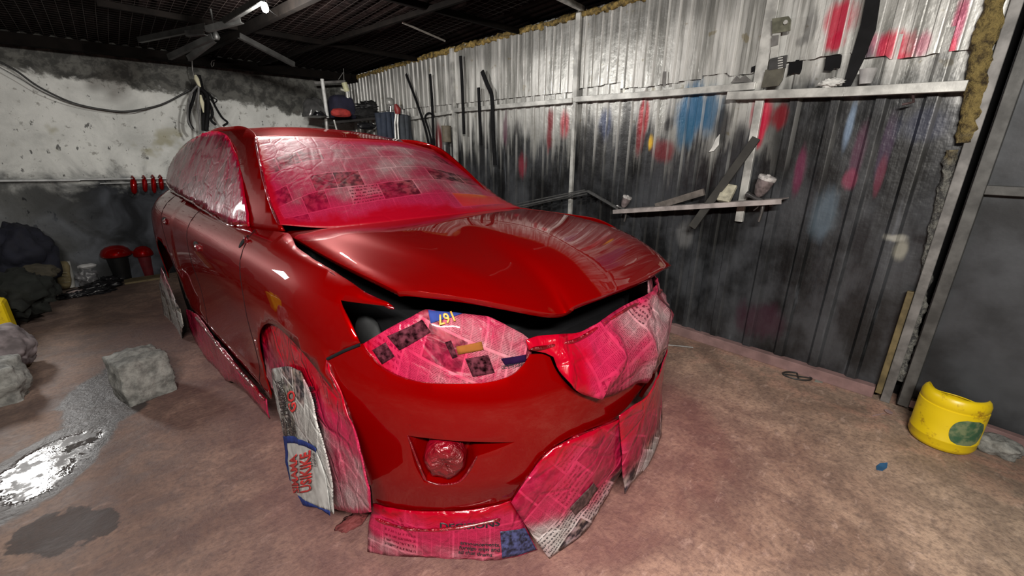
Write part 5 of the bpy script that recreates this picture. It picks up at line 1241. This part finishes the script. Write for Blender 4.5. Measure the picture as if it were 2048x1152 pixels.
# ================================================================= things on the floor
YEL = NT('yellow_plastic'); co_ = YEL.coord('Object')
YEL.set(base=YEL.mix(YEL.ramp(YEL.noise(co_, 14, 5, .7), .56, .72), (.72, .52, .005, 1), (.30, .15, .01, 1)), rough=.38, spec=.5); YEL.bump(YEL.noise(co_, 20, 3), .1, .01); YEL = YEL.m
def bucket(c_, r, h, lb, yaw, tilt=0):
    e = empty('plastic_bucket', c_, label=lb, cat='bucket'); n = 48; T = Matrix.Translation(c_) @ Matrix.Rotation(tilt, 4, 'X') @ Matrix.Rotation(yaw, 4, 'Z')
    prof = [(.0, 0), (.80, 0), (.93, .03), (1.0, .10), (1.0, .20), (1.015, .21), (1.015, .225), (1.0, .235), (1.0, .76), (.97, .77), (.97, .785), (.99, .80), (.985, .88), (.93, .95), (.84, .99)]
    vs = []; fs = []
    cut = lambda a: 1.0 - .20 * max(0, math.cos(a)) ** 1.5 if math.cos(a) > 0 else 1.0
    for r_, z_ in prof:
        for k in range(n):
            a = 2 * PI * k / n; zz = z_
            if z_ > .7: zz = min(z_, .70 + (z_ - .70) * 1) ; zz = zz - (zz - .60) * .62 * (1 / (1 + math.exp(-(math.cos(a) - .45) * 7)))
            vs.append(T @ Vector((r * max(r_, .001) * math.cos(a), r * max(r_, .001) * math.sin(a), h * zz)))
    for i in range(len(prof) - 1):
        for k in range(n): k2 = (k + 1) % n; fs.append((i * n + k, i * n + k2, (i + 1) * n + k2, (i + 1) * n + k))
    m = MB(); m.add(vs, fs); o = child(m, 'bucket_body', YEL, e, smooth=50); s_ = o.modifiers.new('solid', 'SOLIDIFY'); s_.thickness = .005
    # label patch on the wall of the bucket
    return e, T, r, h
bc = FL(1885, 915); bc = Vector((bc.x + .17, bc.y + .02, 0))
be, BT, br, bh = bucket(bc, .132, .315, 'yellow plastic bucket cut from a jerrycan, by the steel door', math.radians(-8))
def label_on(T, r, h, a0, a1, z0, z1, mat, name, par):
    vs = []; fs = []; n, k_ = 16, 10
    for j in range(k_ + 1):
        for i in range(n + 1):
            u = i / n; v = j / k_; rr = math.sqrt(max(0, 1 - (2 * v - 1) ** 2)); a = (a0 + a1) / 2 + (a1 - a0) / 2 * (2 * u - 1) * (.35 + .65 * rr)
            vs.append(T @ Vector((r * 1.012 * math.cos(a), r * 1.012 * math.sin(a), h * (z0 + (z1 - z0) * v))))
    for j in range(k_):
        for i in range(n): q = j * (n + 1) + i; fs.append((q, q + 1, q + n + 2, q + n + 1))
    m = MB(); m.add(vs, fs); return child(m, name, mat, par, smooth=180)
GL = NT('worn_green_label'); co_ = GL.coord('Object'); GL.set(base=GL.mix(GL.ramp(GL.noise(co_, 22, 4), .4, .6), (.035, .10, .05, 1), (.16, .20, .10, 1)), rough=.5); GL = GL.m
ba = math.atan2(-bc.y, -bc.x) - math.radians(-8)
label_on(BT, br, bh, ba + .15, ba + 1.25, .22, .68, GL, 'label', be)
STONE = NT('rough_grey_stone'); co_ = STONE.coord('Object'); n_ = STONE.noise(co_, 14, 6, .7)
STONE.set(base=STONE.mix(STONE.ramp(n_, .3, .7), (.10, .10, .095, 1), (.30, .30, .28, 1)), rough=.9, spec=.2); STONE.bump(STONE.math('ADD', n_, STONE.math('MULTIPLY', STONE.noise(co_, 50, 3), .4)), .5, .02); STONE = STONE.m
tag(lump('stone', FL(1995, 893, .03), (.07, .085, .05), STONE, seed=4, amp=.3, flat=0.0, cubic=.3), 'rough brown-grey stone on the floor right of the yellow bucket', 'stone')
tag(lump('stone', Vector(FL(288, 805, .0)) + Vector((.02, .14, .12)), (.132, .14, .158), STONE, seed=21, amp=.10, freq=1.3, flat=0.0, cubic=.8, rot=.25, sub=5), 'large squared grey rock standing alone on the stained floor', 'rock')
tag(lump('concrete_block', Vector(FL(-10, 815, .0)) + Vector((-.02, .12, .10)), (.17, .16, .15), STONE, seed=23, amp=.18, flat=0, cubic=.5, sub=5), 'lower grey concrete lump at the left edge of the floor', 'rock')
tag(lump('concrete_block', Vector(FL(-8, 770, .0)) + Vector((.0, .22, .16)), (.19, .17, .17), simple('pink_stained_stone', (.17, .145, .15), .9, var=.4), seed=25, amp=.2, flat=0, cubic=.3, sub=5), 'upper pink stained boulder behind the concrete lump at the left edge', 'rock')
jy = FL(0, 700); e = empty('jerrycan', Vector((jy.x - .05, jy.y + .24, 0)), label='yellow jerrycan standing behind the boulders at the left edge', cat='jerrycan')
jc = e.location.copy(); m = MB(); m.box((-.15, -.10, 0), (.13, .10, .34)); m.v = [tuple(Vector(v) + jc) for v in m.v]; child(m, 'can_body', YEL, e, bevel=.03)
m = MB(); m.lathe([(.03, .33), (.03, .38), (.034, .38), (.034, .40)], 16, Matrix.Translation(jc + Vector((.05, 0, 0)))); child(m, 'spout', YEL, e)
m = MB(); m.tube([jc + Vector((-.10, 0, .33)), jc + Vector((-.08, 0, .40)), jc + Vector((-.02, 0, .40)), jc + Vector((0, 0, .33))], .014, 8); child(m, 'handle', YEL, e, smooth=60)
lump_ = lambda nm, px, py, r_, mat, lb, cat, seed, dz=0, **kw: tag(lump(nm, Vector(FL(px, py, 0)) + Vector((0, r_[1] * .8, r_[2] * .8 + dz)), r_, mat, seed=seed, flat=0.0, **kw), lb, cat)
lumppx('clothes_heap', 35, 588, 78, 42, 5.55, simple('black_green_cloth', (.006, .008, .006), .85), 'low heap of blackened clothes on the floor in the back left corner', 'clothes', 31, depth=.28, amp=.34, fold=.6, freq=2.1, flat=0.0)
lumppx('clothes_heap', 38, 512, 78, 62, 6.2, simple('dark_blue_cloth', (.006, .007, .016), .85), 'tall pile of dark blue clothes against the back wall at the left', 'clothes', 33, depth=.24, amp=.26, fold=.55, freq=1.9, flat=0.0)
lumppx('cloth_bundle', 75, 545, 42, 17, 5.75, simple('brown_cloth', (.04, .034, .022), .85), 'brown cloth bundle lying on the clothes heap', 'cloth', 35, amp=.25, fold=.3)
m = MB(); 
e = empty('shoe', FL(138, 581), label='tan lace-up shoe standing on end beside the clothes heap', cat='shoe')
c_ = Vector(FL(138, 581)) + Vector((0, .05, .02)); TAN = simple('tan_suede', (.20, .16, .08), .8, bump=.3)
m = MB(); m.tube([c_ + Vector((-.02, 0, 0)), c_ + Vector((-.02, 0, .04)), c_ + Vector((-.01, 0, .10)), c_ + Vector((0, .01, .17)), c_ + Vector((.015, .03, .24)), c_ + Vector((.02, .05, .28))], [.03, .05, .056, .05, .05, .035], 14); child(m, 'upper', TAN, e, smooth=70)
m = MB(); m.tube([c_ + Vector((.015, .05, -.01)), c_ + Vector((.02, .055, .10)), c_ + Vector((.03, .065, .20)), c_ + Vector((.04, .075, .28))], [.035, .045, .04, .035], 10); child(m, 'sole', simple('white_sole', (.3, .3, .28), .7), e, smooth=70)
for k in range(4):
    z_ = .07 + k * .035; m = MB(); m.tube([c_ + Vector((-.045, -.035, z_)), c_ + Vector((-.01, -.056, z_ + .01)), c_ + Vector((.03, -.035, z_))], .004, 6); child(m, 'lace', simple('pale_lace', (.3, .27, .18), .8), e)
lump_('shoe', 152, 588, (.07, .05, .025), simple('black_shoe_leather', (.01, .01, .012), .4), 'black shoe lying in front of the tan shoe', 'shoe', 41, amp=.2)
lump_('plastic_bag', 182, 571, (.10, .08, .11), simple('grey_plastic_bag', (.10, .10, .105), .35), 'crumpled grey plastic bag against the back wall', 'bag', 43, amp=.35, fold=.5, freq=2)
lump_('plastic_bottle', 186, 570, (.09, .05, .035), simple('white_bottle_plastic', (.35, .35, .35), .4), 'white plastic bottle lying on top of the grey bag', 'bottle', 45, dz=.19, amp=.12)
for i, (px, py, r_, lb) in enumerate([(205, 580, (.14, .10, .04), 'flat black car trim heap left of the red lidded tub'), (222, 568, (.10, .06, .04), 'black rubber ring nearest the red lidded tub'), (190, 590, (.13, .06, .03), 'black trim strip at the front of the scrap pile'), (150, 596, (.10, .06, .03), 'black scrap lying between the shoe and the white stone')]):
    lump_('car_trim', px, py, r_, SHX, lb, 'car part', 50 + i, amp=.5, fold=.7, freq=2.5)
lump_('stone', 152, 594, (.075, .05, .035), simple('pale_pink_stone', (.30, .24, .23), .9), 'pale pinkish stone on the floor in front of the scrap', 'stone', 61, amp=.25)
# tubs with red painted caps drying on them
def tub(px, py, r, h, lb, mat, lb2, k):
    c_ = Vector(FL(px, py)) + Vector((0, r * .3, 0)); e = empty('tub', c_, label=lb, cat='tub')
    m = MB(); m.lathe([(r * .72, 0), (r * .78, .01), (r, h * .97), (r * 1.04, h), (r * .98, h), (r * .74, .02)], 28, Matrix.Translation(c_)); child(m, 'tub_body', mat, e, smooth=45)
    e2 = empty('painted_mirror_cap', c_ + Vector((0, 0, h + .002)), label=lb2, cat='car part', group='red mirror caps drying on tubs')
    m = MB(); m.lathe([(r * 1.32, .0), (r * 1.45, .015), (r * 1.42, .05), (r * 1.2, .10), (r * .8, .135), (r * .3, .15), (.001, .152)], 32, Matrix.Translation(e2.location) @ Matrix.Scale(.85, 4, (0, 0, 1)), caps=True); child(m, 'cap_shell', PAINT, e2, smooth=60)
    m = MB(); m.tube([e2.location + Vector((r * 1.1, 0, .03)), e2.location + Vector((r * 1.75, .02, .02))], [.03, .014], 10); child(m, 'cap_arm', PAINT, e2, smooth=60)
tub(248, 561, .098, .29, 'black tapering tub under the left red cap by the back wall', simple('black_tub', (.006, .006, .007), .5), 'glossy red mirror cap drying on the black tub', 1.0)
tub(299, 552, .07, .25, 'dark red tub under the second red cap, next to the car', simple('dark_red_tub', (.10, .008, .012), .5), 'glossy red mirror cap drying on the dark red tub beside the car', 1.0)
m = MB(); a = Vector(FL(232, 558)) + Vector((0, .15, 0)); m.bar(a + Vector((-.03, .1, .13)), a + Vector((.05, .1, .13)), .01, .26); o = m.build('cardboard_sheet', simple('brown_cardboard', (.12, .085, .06), .8)); tag(o, 'brown cardboard piece standing behind the black tub', 'cardboard')
m = MB(); m.box((-.16, -.10, 0), (.20, .10, .02)); m.v = [tuple(Vector(v) + Vector(FL(285, 560))) for v in m.v]; o = m.build('cardboard_sheet', simple('flat_cardboard', (.13, .10, .05), .8)); tag(o, 'flat olive-brown cardboard lying under the red lidded tubs', 'cardboard')
m = MB(); a = Vector(FL(272, 556)) + Vector((0, .12, 0)); m.bar(a + Vector((-.03, 0, .10)), a + Vector((.05, .02, .10)), .008, .20); o = m.build('paper_sheet', simple('bluish_paper', (.14, .16, .20), .8)); tag(o, 'bluish paper standing between the two tubs', 'paper')
# small litter
m = MB(); m.tube([FL(1335, 690, .006), FL(1360, 692, .008), FL(1386, 695, .006)], .006, 8); tag(m.build('steel_rod', GR), 'short thin rod lying on the floor right of the grille', 'rod')
e = empty('spoon', FL(1765, 827), label='pinkish metal spoon lying on the floor left of the yellow bucket', cat='spoon')
PK = simple('pinkish_metal', (.42, .30, .30), .35, .4)
m = MB(); c_ = FL(1777, 824, .008); m.lathe([(.001, -.006), (.014, -.004), (.018, .004), (.016, .005), (.001, .0)], 16, Matrix.Translation(c_) @ Matrix.Rotation(.6, 4, 'Z') @ Matrix.Scale(1.35, 4, (1, 0, 0))); child(m, 'bowl', PK, e, smooth=60)
m = MB(); m.tube([FL(1770, 826, .006), FL(1745, 832, .004)], .003, 6); child(m, 'handle', PK, e)
m = MB(); m.prism([FL(a, b, .0015) for a, b in [(1752, 933), (1760, 927), (1775, 926), (1774, 936), (1765, 942), (1753, 940)]], .003, (0, 0, 1)); tag(m.build('plastic_chip', simple('blue_plastic', (.03, .12, .26), .5)), 'small flat blue plastic chip on the floor before the bucket', 'plastic piece')
e = empty('metal_emblem', FL(1594, 752), label='flat oval ring shaped disc lying on the floor near the kerb', cat='disc')
c_ = FL(1594, 752, .006); m = MB()
ring = [Vector((math.cos(2 * PI * k / 28) * .085, math.sin(2 * PI * k / 28) * .05, 0)) for k in range(29)]; Rz = Matrix.Rotation(-1.1, 3, 'Z')
m.tube([c_ + Rz @ p for p in ring], .006, 6, cap=False); child(m, 'ring', simple('black_ring', (.02, .02, .02), .5), e, smooth=60)
m = MB(); m.tube([c_ + Rz @ Vector((-.08, 0, 0)), c_ + Rz @ Vector((.08, 0, 0))], .005, 6); m.tube([c_ + Rz @ Vector((0, -.045, 0)), c_ + Rz @ Vector((.01, .045, 0))], .005, 6); child(m, 'spoke', simple('black_spoke', (.02, .02, .02), .5), e)
m = MB(); m.prism([FL(a, b, .001) for a, b in [(1632, 756), (1648, 759), (1645, 766), (1629, 764)]], .002, (0, 0, 1)); tag(m.build('paper_scrap', simple('grey_scrap', (.22, .23, .20), .8)), 'grey scrap lying just right of the ring shaped disc', 'scrap')
lump_('rag', 712, 1052, (.06, .03, .012), simple('maroon_rag', (.12, .02, .02), .8), 'maroon rag on the floor under the near front wheel', 'rag', 71, amp=.4, fold=.5)
